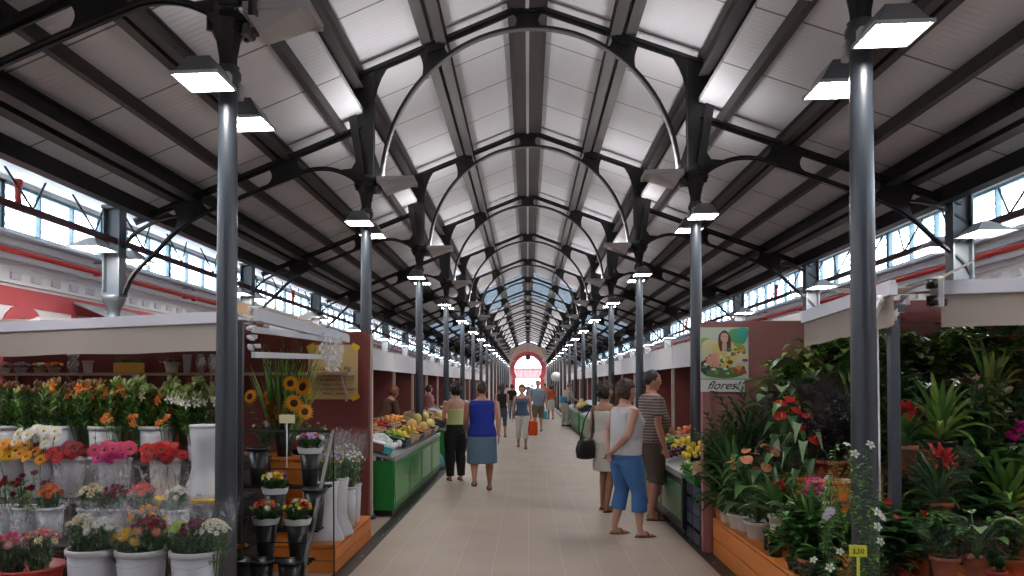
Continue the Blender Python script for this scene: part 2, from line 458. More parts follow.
    if shoes:
        for i in (0, 1):
            g = MB(); f = Vector(J['ank', i])*s
            g.tube([f+Vector((0, -.05*s, -.074*s)), f+Vector((0, .0, -.076*s)), f+Vector((0, .1*s, -.077*s)), f+Vector((0, .185*s, -.077*s))], [.030*s, .038*s, .044*s, .026*s], shoes[1], 10, flat=.26, side=(1, 0, 0))
            if shoes[0] == 'sandal':
                g.tube([f+Vector((-.040*s, .085*s, -.07*s)), f+Vector((-.03*s, .08*s, -.03*s)), f+Vector((.03*s, .08*s, -.03*s)), f+Vector((.040*s, .085*s, -.07*s))], .010*s, shoes[1], 6)
            else:
                g.tube([f+Vector((0, -.05*s, -.05*s)), f+Vector((0, -.01, -.04*s)), f+Vector((0, .07*s, -.048*s)), f+Vector((0, .15*s, -.06*s)), f+Vector((0, .18*s, -.066*s))], [.026*s, .042*s, .042*s, .042*s, .02*s], shoes[1], 10, flat=.66, side=(1, 0, 0))
            g.build('sandal' if shoes[0] == 'sandal' else 'shoe', r)
    return r, J, s, T
def cloth(n, c, **k): return mat('cloth_'+n, c, .85, var=.08, scale=20, **k)
# striped polo: bands across the height of the shirt
M_POLO = cloth('striped_polo', (.16, .12, .10)); nt = M_POLO.node_tree; b = nt.nodes['Principled BSDF']
for l in list(b.inputs['Base Color'].links): nt.links.remove(l)
tc = nt.nodes.new('ShaderNodeTexCoord'); wv = nt.nodes.new('ShaderNodeTexWave'); wv.bands_direction = 'Z'; wv.inputs['Scale'].default_value = 9; cr_ = nt.nodes.new('ShaderNodeValToRGB')
cr_.color_ramp.elements[0].position = .78; cr_.color_ramp.elements[0].color = (.115, .085, .075, 1); cr_.color_ramp.elements[1].position = .88; cr_.color_ramp.elements[1].color = (.36, .30, .27, 1)
nt.links.new(tc.outputs['Object'], wv.inputs['Vector']); nt.links.new(wv.outputs['Fac'], cr_.inputs[0]); nt.links.new(cr_.outputs[0], b.inputs['Base Color'])
C_WH = cloth('white', (.62, .62, .66)); C_WH2 = cloth('off_white', (.60, .56, .52)); C_DEN = cloth('denim', (.06, .18, .42)); C_DEN2 = cloth('pale_denim', (.12, .20, .29)); C_BRN = cloth('brown_shorts', (.095, .065, .052)); C_BLK = cloth('black', (.010, .009, .010))
C_BLU = cloth('royal_blue', (.010, .030, .30)); C_LIM = cloth('pale_lime', (.50, .53, .24)); C_SLT = cloth('slate', (.055, .085, .14)); C_GRY = cloth('grey_blue', (.24, .28, .34)); C_KHA = cloth('khaki', (.17, .13, .09)); C_BEI = cloth('beige', (.42, .36, .30))
C_ORG = cloth('orange', (.62, .10, .03)); C_BRT = cloth('brown_top', (.10, .045, .03)); C_PNK = cloth('pink', (.60, .25, .30)); C_TEAL = cloth('teal_band', (.03, .15, .30))
S_BRN = mat('sandal_brown', (.10, .05, .03), .6); S_PNK = mat('sandal_pinkish', (.25, .10, .09), .6); S_BLK = mat('shoe_black', (.015, .015, .015), .5)
def px(x, feet): Y = 1.6*F/(feet-VPY); p = at(x, feet, Y); return p.x, Y
R90 = -PI/2   # facing +X
x, y = px(652, 516)
person('man in brown striped polo shirt and brown shorts looking into the right produce stall', x, y, 1.77, R90+.15, 1.20, .055, False, SK1, H_BLK, 'short', -.1, .12, ((.03, 0), (-.05, 0)), ('front', 'down'),
       top=dict(m=M_POLO, hem=.88, sleeve=.3, neck=1.43, collar=True, name='polo_shirt'), bottom=dict(m=C_BRN, kind='shorts', z=.42, ease=.022, flare=.012), shoes=('sandal', S_BRN), voxel=.009)
x, y = px(626, 533)
person('woman in white sleeveless top and blue denim capri trousers with hands clasped behind her back', x, y, 1.64, R90+.35, 1.26, .03, True, SK2, H_BRN, 'bob', -.25, .15, ((-.08, 0), (.10, 0)), ('back', 'back'),
       top=dict(m=C_WH, hem=.90, sleeve=0, neck=1.415, name='sleeveless_top', flare=.05), bottom=dict(m=C_DEN, kind='capri_trousers', z=.28, ease=.018, flare=.010), shoes=('sandal', S_PNK), voxel=.009)
x, y = px(605, 509)
rp, J, s, T = person('woman in short white dress with dark hair standing behind the one in white top', x, y, 1.62, R90+.75, .95, 0, True, SK3, H_BLK, 'curly', -.5, .1, ((.06, 0), (-.08, 0)), ('down', 'front'),
       top=dict(m=C_WH2, hem=.9, sleeve=0, neck=1.33, straps=True, name='dress_bodice'), bottom=dict(m=C_WH2, kind='skirt', z=.54, flare=.01), shoes=('sandal', S_BRN), voxel=.009)
# black shoulder bag of the woman in the white dress
g = MB(); g.lathe([(.06, 0), (.12, .02), (.135, .12), (.11, .22), (.07, .27), (.0, .28)], M_BLACK, n=14, sx=1.1, sy=.5); o = g.build('shoulder_bag', loc=(x-.24, y-.06, .66), rotz=.4); tag(o, 'black shoulder bag hanging at the side of the woman in the white dress', 'bag')
g = MB(); g.tube([(-.08, 0, .25), (-.02, 0, .5), (.08, 0, .68), (.10, .0, .5), (.08, 0, .25)], .009, M_BLACK, 6); g.build('strap', o)
x, y = px(456, 481)
person('woman in pale lime halter top and long black trousers on the left', x, y, 1.62, .35, 1.02, 0, True, SK2, H_BLK, 'curly', .3, .1, ((.0, 0), (.03, 0)), ('front', 'down'),
       top=dict(m=C_LIM, hem=.98, sleeve=0, neck=1.26, name='halter_top'), bottom=dict(m=C_BLK, kind='trousers', z=.03, ease=.035, flare=.03), shoes=('sandal', S_BRN), voxel=.010)
x, y = px(482, 491)
person('woman in royal blue sleeveless top and pale denim skirt walking away', x, y, 1.64, .1, 1.24, .02, True, SK1, H_BRN, 'short', 0, 0, ((-.20, .10), (.10, 0)), ('swingf', 'swing'),
       top=dict(m=C_BLU, hem=.84, sleeve=0, neck=1.42, name='sleeveless_top', flare=.05), bottom=dict(m=C_DEN2, kind='skirt', z=.44, flare=.02), shoes=('sandal', S_BRN), voxel=.010)
x, y = px(502, 437)
person('woman in black sleeveless top and denim capri trousers walking away beyond the blue top', x, y, 1.62, 0, .95, 0, True, SK1, H_BRN, 'long', 0, 0, ((.05, 0), (-.08, 0)), ('down', 'down'),
       top=dict(m=C_BLK, hem=.92, sleeve=0, neck=1.40, name='sleeveless_top'), bottom=dict(m=C_SLT, kind='capri_trousers', z=.36, ease=.012), shoes=('sandal', S_BRN), voxel=.013)
x, y = px(522, 448)
rp, J, s, T = person('woman in slate blue camisole and white trousers walking towards the viewer', x, y, 1.60, PI, .98, 0, True, SK1, H_RED, 'bob', 0, 0, ((.14, 0), (-.14, .03)), ('down', 'bag'),
       top=dict(m=C_SLT, hem=.88, sleeve=0, neck=1.34, straps=True, name='camisole', flare=.12), bottom=dict(m=C_WH2, kind='trousers', z=.26, ease=.018), shoes=('sandal', S_BRN), voxel=.012)
M_BAGO = mat('orange_bag', (.80, .10, .01), .4, trans=.3)
hx = x+(.27*s); g = MB(); g.box((0, 0, -.21), (.24, .09, .36), M_BAGO, bev=.03); o = g.build('carrier_bag', loc=(hx+.02, y-.03, .72)); tag(o, 'bright orange carrier bag in the hand of the woman in white trousers', 'bag')
g = MB(); g.tube([(-.06, 0, -.04), (-.04, 0, .05), (0, 0, .075), (.04, 0, .05), (.06, 0, -.04)], .008, M_BAGO, 6); g.build('handle', o)
x, y = px(538, 431)
person('man in grey blue shirt and khaki shorts walking towards the viewer', x, y, 1.76, PI, 1.05, .02, False, SK2, H_GRY, 'short', 0, 0, ((-.10, 0), (.12, 0)), ('down', 'down'),
       top=dict(m=C_GRY, hem=.84, sleeve=.45, neck=1.43, name='shirt'), bottom=dict(m=C_KHA, kind='shorts', z=.46, ease=.025, flare=.01), shoes=('shoe', S_BRN), voxel=.014)
x, y = px(551, 419)
person('woman in orange top and pale skirt far down the aisle', x, y, 1.60, .3, 1, 0, True, SK1, H_BRN, 'bob', 0, 0, ((.05, 0), (-.05, 0)), ('down', 'front'),
       top=dict(m=C_ORG, hem=.95, sleeve=.3, neck=1.42, name='top'), bottom=dict(m=C_WH2, kind='skirt', z=.5, flare=.02), shoes=('sandal', S_BRN), voxel=.018)
g = MB(); g.box((0, 0, -.2), (.34, .12, .36), mat('teal_bag', (.06, .42, .50), .5), bev=.03); o = g.build('carrier_bag', loc=(x-.34, y-.3, .40)); tag(o, 'pale teal bag carried low beside the woman in orange', 'bag'); g = MB(); g.tube([(-.07, 0, -.03), (0, 0, .28), (.07, 0, -.03)], .01, mat('teal_bag', (.06, .42, .50), .5), 6); g.build('handle', o)
x, y = px(564, 426)
person('person in pale shirt with blue band and beige trousers leaning over the right fruit counter', x, y, 1.70, -1.1, 1.12, .03, False, SK2, H_GRY, 'short', 0, .3, ((.0, 0), (.08, 0)), ('reach', 'reach'), lean=.35,
       top=dict(m=C_BEI, hem=.98, sleeve=.45, neck=1.43, name='shirt'), bottom=dict(m=C_BEI, kind='trousers', z=.08, ease=.02), shoes=('shoe', S_BLK), voxel=.015)
g = MB(); g.lathe([(.19, 0), (.20, .06), (.19, .22), (.17, .28), (.0, .28)], C_TEAL, n=18, sy=.75); o = g.build('waist_wrap', loc=(x, y, .88), rotz=-1.1); tag(o, 'blue garment tied round the waist of the person at the right counter', 'garment'); 
g = MB(); g.tube([(0, .14, .2), (0, .17, .05), (0, .16, -.1)], [.03, .035, .02], C_TEAL, 7); g.build('sleeve_knot', o)
# vendors behind the left counters
person('vendor with red brown hair in brown top bending over the left fruit counter', -2.80, 14.35, 1.62, -.9, 1.1, 0, True, SK1, H_RED, 'bob', 0, .35, ((0, 0), (.05, 0)), ('reach_low', 'reach_low'), lean=.42,
       top=dict(m=C_BRT, hem=.9, sleeve=.3, neck=1.42, name='top'), bottom=dict(m=C_SLT, kind='trousers', z=.08), shoes=('shoe', S_BLK), voxel=.011)
person('vendor in pink top standing behind the second counter on the left', -2.85, 21.8, 1.58, -1.0, 1, 0, True, SK2, H_BRN, 'bob', 0, .1, ((0, 0), (.05, 0)), ('front', 'front'),
       top=dict(m=C_PNK, hem=.9, sleeve=.3, neck=1.42, name='top'), bottom=dict(m=C_SLT, kind='trousers', z=.08), shoes=('shoe', S_BLK), voxel=.014)
person('vendor in white top behind the far left counter', -2.75, 27.5, 1.62, -1.3, 1, 0, True, SK2, H_BLK, 'bob', 0, .1, ((0, 0), (.05, 0)), ('front', 'down'),
       top=dict(m=C_WH, hem=.9, sleeve=.3, neck=1.42, name='top'), bottom=dict(m=C_BLK, kind='trousers', z=.08), shoes=('shoe', S_BLK), voxel=.018)
person('vendor in cream top behind the near right counter', 2.95, 12.6, 1.60, 1.9, 1, 0, True, SK2, H_BLD, 'bob', 0, .2, ((0, 0), (.05, 0)), ('front', 'front'),
       top=dict(m=C_BEI, hem=.9, sleeve=.3, neck=1.42, name='top'), bottom=dict(m=C_SLT, kind='trousers', z=.08), shoes=('shoe', S_BLK), voxel=.013)
for k, (xx, yy, mm_, hm, fc, lab) in enumerate(((-.75, 36, C_BLK, H_BRN, 0, 'distant person in black top walking away on the left of the aisle'), (.25, 47, C_GRY, H_BLK, PI, 'distant person in grey top near the middle of the aisle'), (-1.2, 44, C_WH, H_RED, .4, 'distant person in white top beside the left counters'),
                                       (1.15, 52, C_ORG, H_BRN, 0, 'distant person in orange top near the end of the aisle on the right'), (.0, 66, C_SLT, H_BRN, PI, 'distant person in slate top in front of the arched doorway'))):
    person(lab, xx, yy, 1.62+.03*k, fc, 1, 0, k % 2 == 0, SK1, hm, 'short' if k % 2 else 'bob', 0, 0, ((.08, 0), (-.08, 0)), ('down', 'down'), top=dict(m=mm_, hem=.92, sleeve=.3, neck=1.42, name='top'), bottom=dict(m=C_KHA if k % 2 else C_DEN2, kind='trousers', z=.1), shoes=('shoe', S_BLK), voxel=.022)
# ------------------------------------------------------------------ hall materials
M_IRON = mat('painted_iron', (.017, .0175, .020), .42, .0, spec=.5)
M_IRON2 = mat('painted_iron_grey', (.085, .10, .115), .38, .0, spec=.7)
M_SHAFT = mat('column_paint', (.040, .046, .058), .33, .0, spec=.7)
M_FLANGE = mat('arch_flange', (.10, .10, .105), .5)
M_ROOF = mat('roof_sheet', (.62, .61, .62), .55)
M_WHITE = mat('white_paint', (.88, .87, .87), .7, var=.05, scale=3)
M_RED = mat('red_paint', (.62, .10, .11), .6, var=.1)
M_PIPE = mat('red_pipe', (.65, .06, .05), .35)
M_GREYM = mat('grey_metal', (.38, .39, .41), .4, .3)
M_LAMP = mat('lamp_housing', (.55, .55, .57), .4)
M_LAMPD = mat('lamp_housing_dark', (.12, .12, .13), .4)
def emitter(name, col, st):
    m = bpy.data.materials.new(name); m.use_nodes = True; nt = m.node_tree
    e = nt.nodes.new('ShaderNodeEmission'); e.inputs[0].default_value = (*col, 1); e.inputs[1].default_value = st
    nt.links.new(e.outputs[0], nt.nodes['Material Output'].inputs['Surface']); return m
M_GLOW = emitter('flood_glass', (1, .97, .93), 54)
M_GLOWUP = emitter('uplight_glass', (1, .95, .94), 62)
M_GLOW2 = emitter('side_lamp_glass', (1, .97, .94), 46)

# roof sheet: transverse seams and fine ribs running across the slope
def roof_nodes(m, seam, rib=.075):
    nt = m.node_tree; b = nt.nodes['Principled BSDF']
    tc = nt.nodes.new('ShaderNodeTexCoord'); sp = nt.nodes.new('ShaderNodeSeparateXYZ')
    nt.links.new(tc.outputs['Object'], sp.inputs[0])
    def mth(op, a, v=None, w=None):
        n = nt.nodes.new('ShaderNodeMath'); n.operation = op
        if hasattr(a, 'is_linked'): nt.links.new(a, n.inputs[0])
        else: n.inputs[0].default_value = a
        if v is not None:
            if hasattr(v, 'is_linked'): nt.links.new(v, n.inputs[1])
            else: n.inputs[1].default_value = v
        return n.outputs[0]
    fr = mth('FRACT', mth('DIVIDE', sp.outputs['Y'], seam))
    line = mth('LESS_THAN', fr, .022)
    mx = nt.nodes.new('ShaderNodeMix'); mx.data_type = 'RGBA'
    n = nt.nodes.new('ShaderNodeTexNoise'); n.inputs['Scale'].default_value = .9; n.inputs['Detail'].default_value = 4
    nt.links.new(tc.outputs['Object'], n.inputs['Vector'])
    mv = nt.nodes.new('ShaderNodeMix'); mv.data_type = 'RGBA'
    mv.inputs[6].default_value = (.60, .61, .65, 1); mv.inputs[7].default_value = (.74, .75, .80, 1)
    nt.links.new(n.outputs['Fac'], mv.inputs[0]); nt.links.new(mv.outputs[2], mx.inputs[6])
    mx.inputs[7].default_value = (.16, .155, .16, 1)
    nt.links.new(line, mx.inputs[0]); nt.links.new(mx.outputs[2], b.inputs['Base Color'])
    sn = mth('SINE', mth('MULTIPLY', sp.outputs['Y'], 2*PI/rib))
    bp = nt.nodes.new('ShaderNodeBump'); bp.inputs['Strength'].default_value = .3; bp.inputs['Distance'].default_value = .005
    nt.links.new(sn, bp.inputs['Height']); nt.links.new(bp.outputs[0], b.inputs['Normal'])
roof_nodes(M_ROOF, 1.125)

def K1(s, k, y): return (s*XN, y, 0) if k else ((-1.99, 4.88, 0) if s < 0 else (1.94, 4.6, 0))
YK = [4.7]+[4.5*k for k in range(2, 18)]; YEND = 80.0
XN, XO, XW = 1.94, 5.0, 6.6
XOS = {-1: 5.12, 1: 4.84}
XWS = {-1: 6.6, 1: 6.1}
RIDGE = 6.13
def hn(x): return RIDGE-.385*abs(x)          # nave top chord
def hs(x): return 5.48-.38*abs(x)            # aisle top chord
GL0, GL1 = 31.5, 40.5                        # glazed stretch of the roof

# ------------------------------------------------------------------ floor
M_FLOOR = mat('floor_slab', (.52, .47, .42), .45, spec=.4)
nt = M_FLOOR.node_tree; b = nt.nodes['Principled BSDF']
tc = nt.nodes.new('ShaderNodeTexCoord'); br = nt.nodes.new('ShaderNodeTexBrick')
br.offset = 0; br.inputs['Scale'].default_value = 1; br.inputs['Brick Width'].default_value = .31; br.inputs['Row Height'].default_value = 1.2
br.inputs['Mortar Size'].default_value = .004; br.inputs['Mortar Smooth'].default_value = .3
br.inputs['Color1'].default_value = (.50, .405, .34, 1); br.inputs['Color2'].default_value = (.54, .44, .37, 1); br.inputs['Mortar'].default_value = (.66, .57, .49, 1)
nt.links.new(tc.outputs['Object'], br.inputs['Vector'])
no = nt.nodes.new('ShaderNodeTexNoise'); no.inputs['Scale'].default_value = 1.4; no.inputs['Detail'].default_value = 5
nt.links.new(tc.outputs['Object'], no.inputs['Vector'])
mm = nt.nodes.new('ShaderNodeMix'); mm.data_type = 'RGBA'; mm.blend_type = 'MULTIPLY'; mm.inputs[0].default_value = .35
nt.links.new(br.outputs['Color'], mm.inputs[6]); nt.links.new(no.outputs['Fac'], mm.inputs[7]); nt.links.new(mm.outputs[2], b.inputs['Base Color'])
g = MB(); g.bx(-7.2, 7.2, -8, YEND+.3, -.2, 0, M_FLOOR); struct(g.build('floor'))
M_DRAIN = mat('drain_cover', (.05, .045, .04), .5, .3)
M_STUD = mat('drain_stud', (.5, .5, .5), .3, .8)
for i, x in enumerate((-1.57, 1.68)):
    g = MB(); g.bx(x-.07, x+.07, -6, YEND-1, 0, .006, M_DRAIN)
    for k in range(60): g.lathe([(.012, 0), (.010, .004)], M_STUD, (x+(.03 if i == 0 else -.03), 4+k*1.0, .006), 8)
    struct(g.build('trim_%d' % (i+1)))
g = MB(); g.bx(-40, 40, YEND+.31, 140, -.25, -.02, mat('pavement', (.75, .73, .7), .8, var=.1)); struct(g.build('floor_outside'))

# ------------------------------------------------------------------ roof sheets and purlins
def slab(x0, z0, x1, z1, y0, y1, m, name, th=.05):
    g = MB(); vs = []
    for y in (y0, y1): vs += [(x0, y, z0), (x1, y, z1), (x1, y, z1+th), (x0, y, z0+th)]
    g.add(vs, [(0,1,2,3),(7,6,5,4),(0,4,5,1),(1,5,6,2),(2,6,7,3),(3,7,4,0)], m)
    return struct(g.build(name))
M_GLASS = clearmat('roof_glass', (.5, .55, .6), .12, .3, False, 3, (.17, .18, .19))
M_SOFF = mat('soffit_sheet', (.50, .49, .49), .5, trans=.28)
for s in (-1, 1):
    for (y0, y1, mm_, nm) in ((-7.8, GL0, M_ROOF, 'ceiling'), (GL0, GL1, M_GLASS, 'window_1'), (GL1, YEND, M_ROOF, 'ceiling')):
        slab(0, RIDGE+.14, s*2.45, hn(2.45)+.14, y0, y1, mm_, nm)
        slab(s*1.98, hs(1.98)+.16, s*4.80, hs(4.80)+.16, y0, y1, mm_, nm)
    slab(s*4.78, 3.73, s*XWS[s], 4.27, -7.8, YEND, M_SOFF, 'ceiling')
n_tr = [2]
def purlin(x, z, w, h, m=M_IRON, gap=0, y0=-6, y1=YEND):
    n_tr[0] += 1; g = MB()
    if gap:
        for s in (-1, 1):
            cx = x+s*(gap/2+w/2)
            g.bx(cx-w/2, cx+w/2, y0, y1, z, z+h, m)
            g.bx(x+s*gap/2, x+s*(gap/2+w*1.8), y0, y1, z-.013, z-.001, m)
            g.bx(x+s*gap/2, x+s*(gap/2+w*1.8), y0, y1, z+h+.001, z+h+.012, m)
    else:
        g.bx(x-w/2, x+w/2, y0, y1, z, z+h, m)
        g.bx(x-w*.75, x+w*.75, y0, y1, z-.015, z-.001, m)
    return struct(g.build('trim_%d' % n_tr[0]))
M_PUR = mat('purlin_paint', (.045, .040, .041), .55)
M_PURR = mat('ridge_paint', (.035, .030, .030), .55)
M_PURL = mat('purlin_light', (.065, .060, .060), .5)
purlin(-.125, RIDGE-.05, .15, .18, M_PURR)
purlin(.125, RIDGE-.05, .15, .18, M_PURR)
purlin(-.21, RIDGE-.06, .018, .19, M_IRON)
purlin(.21, RIDGE-.06, .018, .19, M_IRON)
purlin(0, RIDGE-.06, .03, .12, mat('ridge_strip', (.40, .38, .38), .5))
for s in (-1, 1):
    purlin(s*1.12, hn(1.12)+.01, .07, .13, M_PURL, .05)
    purlin(s*2.12, hn(2.12)-.12, .07, .20, M_PUR, .05)
    purlin(s*2.36, hn(2.40)+.02, .05, .1, M_PUR)
    purlin(s*2.44, hs(2.44)+.22, .02, hn(2.44)-hs(2.44)-.1, M_PURL)
    purlin(s*2.25, hs(2.25)+.02, .05, .13, M_PUR)
    purlin(s*3.0, hs(3.0)+.02, .05, .12, M_PUR, .05)
    purlin(s*3.62, hs(3.62)+.03, .045, .12, M_PUR)
    purlin(s*4.22, hs(4.22)-.0, .08, .14, M_IRON, .10)
    purlin(s*4.68, hs(4.68)-.04, .09, .17, M_IRON)

# ------------------------------------------------------------------ nave columns
def make_column():
    r = empty('iron_column')
    g = MB(); g.lathe([(.12, 0), (.12, .04), (.095, .06), (.095, .12), (.078, .16), (.074, .3), (.070, 1.4), (.062, 3.55), (.066, 3.62), (.085, 3.64), (.085, 3.68), (.07, 3.70), (.075, 3.72)], M_SHAFT, n=20)
    g.build('shaft', r)
    g = MB(); g.lathe([(.06, 3.70), (.062, 3.78), (.085, 3.90), (.125, 3.98), (.15, 4.0), (.15, 4.04), (.10, 4.06), (.10, 4.12)], M_IRON, n=8, smooth=False)
    for k in range(4):
        a = PI/4+k*PI/2; g.box((.13*math.cos(a), .13*math.sin(a), 3.97), (.03, .03, .08), M_IRON, rot=(0, 0, a))
    g.build('capital', r)
    # inner upright blade and outer leaning blade (the inner side looks to +X here)
    g = MB(); g.plate([(.03, 4.05), (.09, 4.05), (.10, 5.36), (.04, 5.36)], -.05, .02, M_IRON); g.plate([(.03, 4.05), (.09, 4.05), (.10, 5.36), (.04, 5.36)], .05, .02, M_IRON)
    g.bx(.04, .09, -.05, .05, 4.05, 5.3, M_IRON); g.build('strut', r)
    g = MB()
    for y in (-.05, .05): g.plate([(-.08, 4.05), (.0, 4.05), (-.16, 5.20), (-.27, 5.20)], y, .02, M_IRON)
    g.plate([(-.05, 4.05), (-.02, 4.05), (-.20, 5.18), (-.235, 5.18)], 0, .1, M_IRON); g.build('strut', r)
    g = MB(); g.box((-.23, 0, 5.02), (.12, .10, .34), M_IRON, rot=(0, -.12, 0)); g.build('bracket_block', r)
    return r
col0 = make_column()
colL = {}
for k, y in enumerate(YK):
    for s, nm in ((-1, 'left'), (1, 'right')):
        lab = 'slender dark grey iron column with flared capital, %s from the viewer in the %s row' % (ORD[k], nm)
        o = place(col0, USED, loc=K1(s, k, y), label=lab, rotz=0 if s < 0 else PI)
        tag(o, lab, 'column', 'iron columns along the central aisle')

# ------------------------------------------------------------------ nave trusses (arch + rafters)
AX, AZ, AB = 1.74, 3.98, 1.85
def harch(x): return AZ+AB*math.sqrt(max(0, 1-(x/AX)**2))
def node(mb, xc, half, scoop, top, bot, th, m, y=0, inset=.0):
    N = 8; P = []
    for i in range(N+1):
        x = xc-half+2*half*i/N; P.append((x, top(x)))
    for i in range(1, N):
        t = i/N; x = xc+half-4*scoop*t*(1-t); xe = xc+half
        P.append((x, top(xe)*(1-t)+bot(xe)*t))
    for i in range(N+1):
        x = xc+half-2*half*i/N; P.append((x, bot(x)))
    for i in range(1, N):
        t = i/N; xe = xc-half; x = xe+4*scoop*t*(1-t)
        P.append((x, bot(xe)*(1-t)+top(xe)*t))
    mb.plate(P, y, th, m)
def make_truss():
    r = empty('nave_truss')
    for s in (-1, 1):
        g = MB(); g.ribbon([(0, hn(0)), (s*2.3, hn(2.3))], .10, .035, M_IRON); g.ribbon([(0, hn(0)-.03), (s*2.3, hn(2.3)-.03)], .02, .06, M_IRON); g.build('rafter', r)
        g = MB(); node(g, s*1.12, .20, .07, lambda x: hn(x), lambda x: harch(x), .022, M_IRON)
        g.box((s*1.12, 0, hn(1.12)-.05), (.2, .09, .1), M_IRON, rot=(0, s*.37, 0)); g.build('gusset_plate', r)
        # corner plate with concave inner edge
        P = [(s*1.42, hn(1.42)), (s*2.22, hn(2.22)), (s*2.22, hn(2.22)-.16), (s*2.05, 4.75), (s*1.98, 4.05), (s*1.86, 4.05)]
        cx, cz, rx, rz = 1.42, 4.80, .44, hn(1.42)-4.80
        for i in range(10):
            a = (i/9)*PI/2; P.append((s*(cx+rx*math.cos(a)), cz+rz*math.sin(a)-.0))
        g = MB(); g.plate(P, 0, .022, M_IRON); g.build('gusset_plate', r)
        P = [(s*1.90, 4.05), (s*1.72, 4.05)]+[(s*x, harch(x)) for x in (1.735, 1.70, 1.66, 1.62)]+[(s*1.80, 4.95), (s*1.90, 5.0)]
        g = MB(); g.plate([P[0], P[1], (s*1.73, 4.15), (s*1.78, 4.22), (s*1.84, 4.40), (s*1.9, 4.5)], .03, .02, M_IRON); g.build('gusset_plate', r)
    g = MB(); node(g, 0, .22, .09, lambda x: hn(x), lambda x: harch(x), .022, M_IRON)
    g.box((0, 0, RIDGE-.05), (.22, .1, .1), M_IRON); g.build('gusset_plate', r)
    pts = [(AX*math.cos(PI*i/48), AZ+AB*math.sin(PI*i/48)) for i in range(49)]
    g = MB(); g.ribbon(pts, .075, .014, M_FLANGE); g.ribbon([(p[0]*1.012, AZ+(p[1]-AZ)*1.012) for p in pts], .016, .05, M_IRON); g.build('arch_rib', r)
    return r
t0 = make_truss()
for k, y in enumerate(YK):
    lab = 'black iron arch and rafter truss over the central aisle, %s from the viewer' % ORD[k]
    o = place(t0, USED, loc=(0, y, 0), label=lab); tag(o, lab, 'roof truss', 'central aisle trusses')

# ------------------------------------------------------------------ aisle trusses (left one modelled, right one turned round)
def curve(pts, n=6):
    """Catmull-Rom through pts"""
    out = []; P = [pts[0]]+list(pts)+[pts[-1]]
    for i in range(1, len(P)-2):
        for j in range(n):
            t = j/n; a, b, c, d = P[i-1], P[i], P[i+1], P[i+2]
            out.append(tuple(.5*((2*b[q])+(-a[q]+c[q])*t+(2*a[q]-5*b[q]+4*c[q]-d[q])*t*t+(-a[q]+3*b[q]-3*c[q]+d[q])*t**3) for q in range(len(b))))
    out.append(tuple(pts[-1])); return out
def make_side_truss():
    r = empty('aisle_truss')
    g = MB(); g.ribbon([(-2.0, hs(2.0)), (-4.85, hs(4.85))], .10, .035, M_IRON); g.ribbon([(-2.0, hs(2.0)-.03), (-4.85, hs(4.85)-.03)], .02, .06, M_IRON); g.build('rafter', r)
    lo = curve([(-2.0, 3.98), (-2.12, 4.11), (-2.35, 4.21), (-2.6, 4.22), (-2.85, 4.14), (-3.1, 4.05), (-3.6, 3.86), (-4.05, 3.67), (-4.35, 3.47), (-4.6, 3.22), (-4.86, 2.98), (-4.99, 2.72)])
    g = MB(); g.ribbon(lo, .09, .02, M_IRON); g.ribbon(lo, .02, .05, M_IRON); g.build('arch_rib', r)
    low = lambda x: 4.12-.38*(abs(x)-2.95)
    for xc in (2.95, 4.15):
        g = MB(); node(g, -xc, .24, .08, lambda x: hs(x), low if xc < 4 else (lambda x: low(x)-max(0, abs(x)-4.05)*.35), .022, M_IRON); g.build('gusset_plate', r)
    g = MB(); g.plate([(-2.0, 4.1), (-2.0, 4.0), (-2.1, 4.07), (-2.3, 4.2), (-2.12, 4.22), (-2.04, 4.35)], 0, .02, M_IRON); g.build('gusset_plate', r)
    up = curve([(-4.3, hs(4.3)-.16), (-4.5, hs(4.5)-.12), (-4.74, 3.55), (-4.92, 3.42), (-5.0, 3.30)])
    g = MB(); g.ribbon(up, .06, .025, M_IRON); g.build('brace', r)
    return r
st0 = make_side_truss()
for k, y in enumerate(YK):
    for s, nm in ((-1, 'left'), (1, 'right')):
        lab = 'black iron truss over the %s side aisle, %s from the viewer' % (nm, ORD[k])
        o = place(st0, USED, loc=(0, y if k else (4.95 if s < 0 else 4.62), 0), label=lab, rotz=0 if s < 0 else PI); tag(o, lab, 'roof truss', 'side aisle trusses')

# ------------------------------------------------------------------ outer columns
def make_outer():
    r = empty('outer_column')
    g = MB(); g.lathe([(.13, 0), (.13, .05), (.09, .1), (.085, .3), (.08, 2.38), (.10, 2.40), (.10, 2.44), (.075, 2.46), (.085, 2.55), (.13, 2.63), (.14, 2.66), (.14, 2.70), (.12, 2.71)], M_IRON2, n=16); g.build('shaft', r)
    g = MB(); g.bx(-.10, .10, -.015, .015, 2.7, 3.82, M_IRON2); g.bx(-.11, -.09, -.085, .085, 2.7, 3.82, M_IRON2); g.bx(.09, .11, -.085, .085, 2.7, 3.82, M_IRON2)
    g.bx(-.12, .12, -.1, .1, 2.7, 2.74, M_IRON2); g.bx(-.12, .12, -.1, .1, 3.78, 3.82, M_IRON2); g.build('post', r)
    return r
oc0 = make_outer()
for k, y in enumerate(YK):
    for s, nm in ((-1, 'left'), (1, 'right')):
        lab = 'grey iron column with a steel post on its collar beside the %s windows, %s from the viewer' % (nm, ORD[k])
        o = place(oc0, USED, loc=(s*XOS[s], y, 0), label=lab); tag(o, lab, 'column', 'outer columns beside the windows')

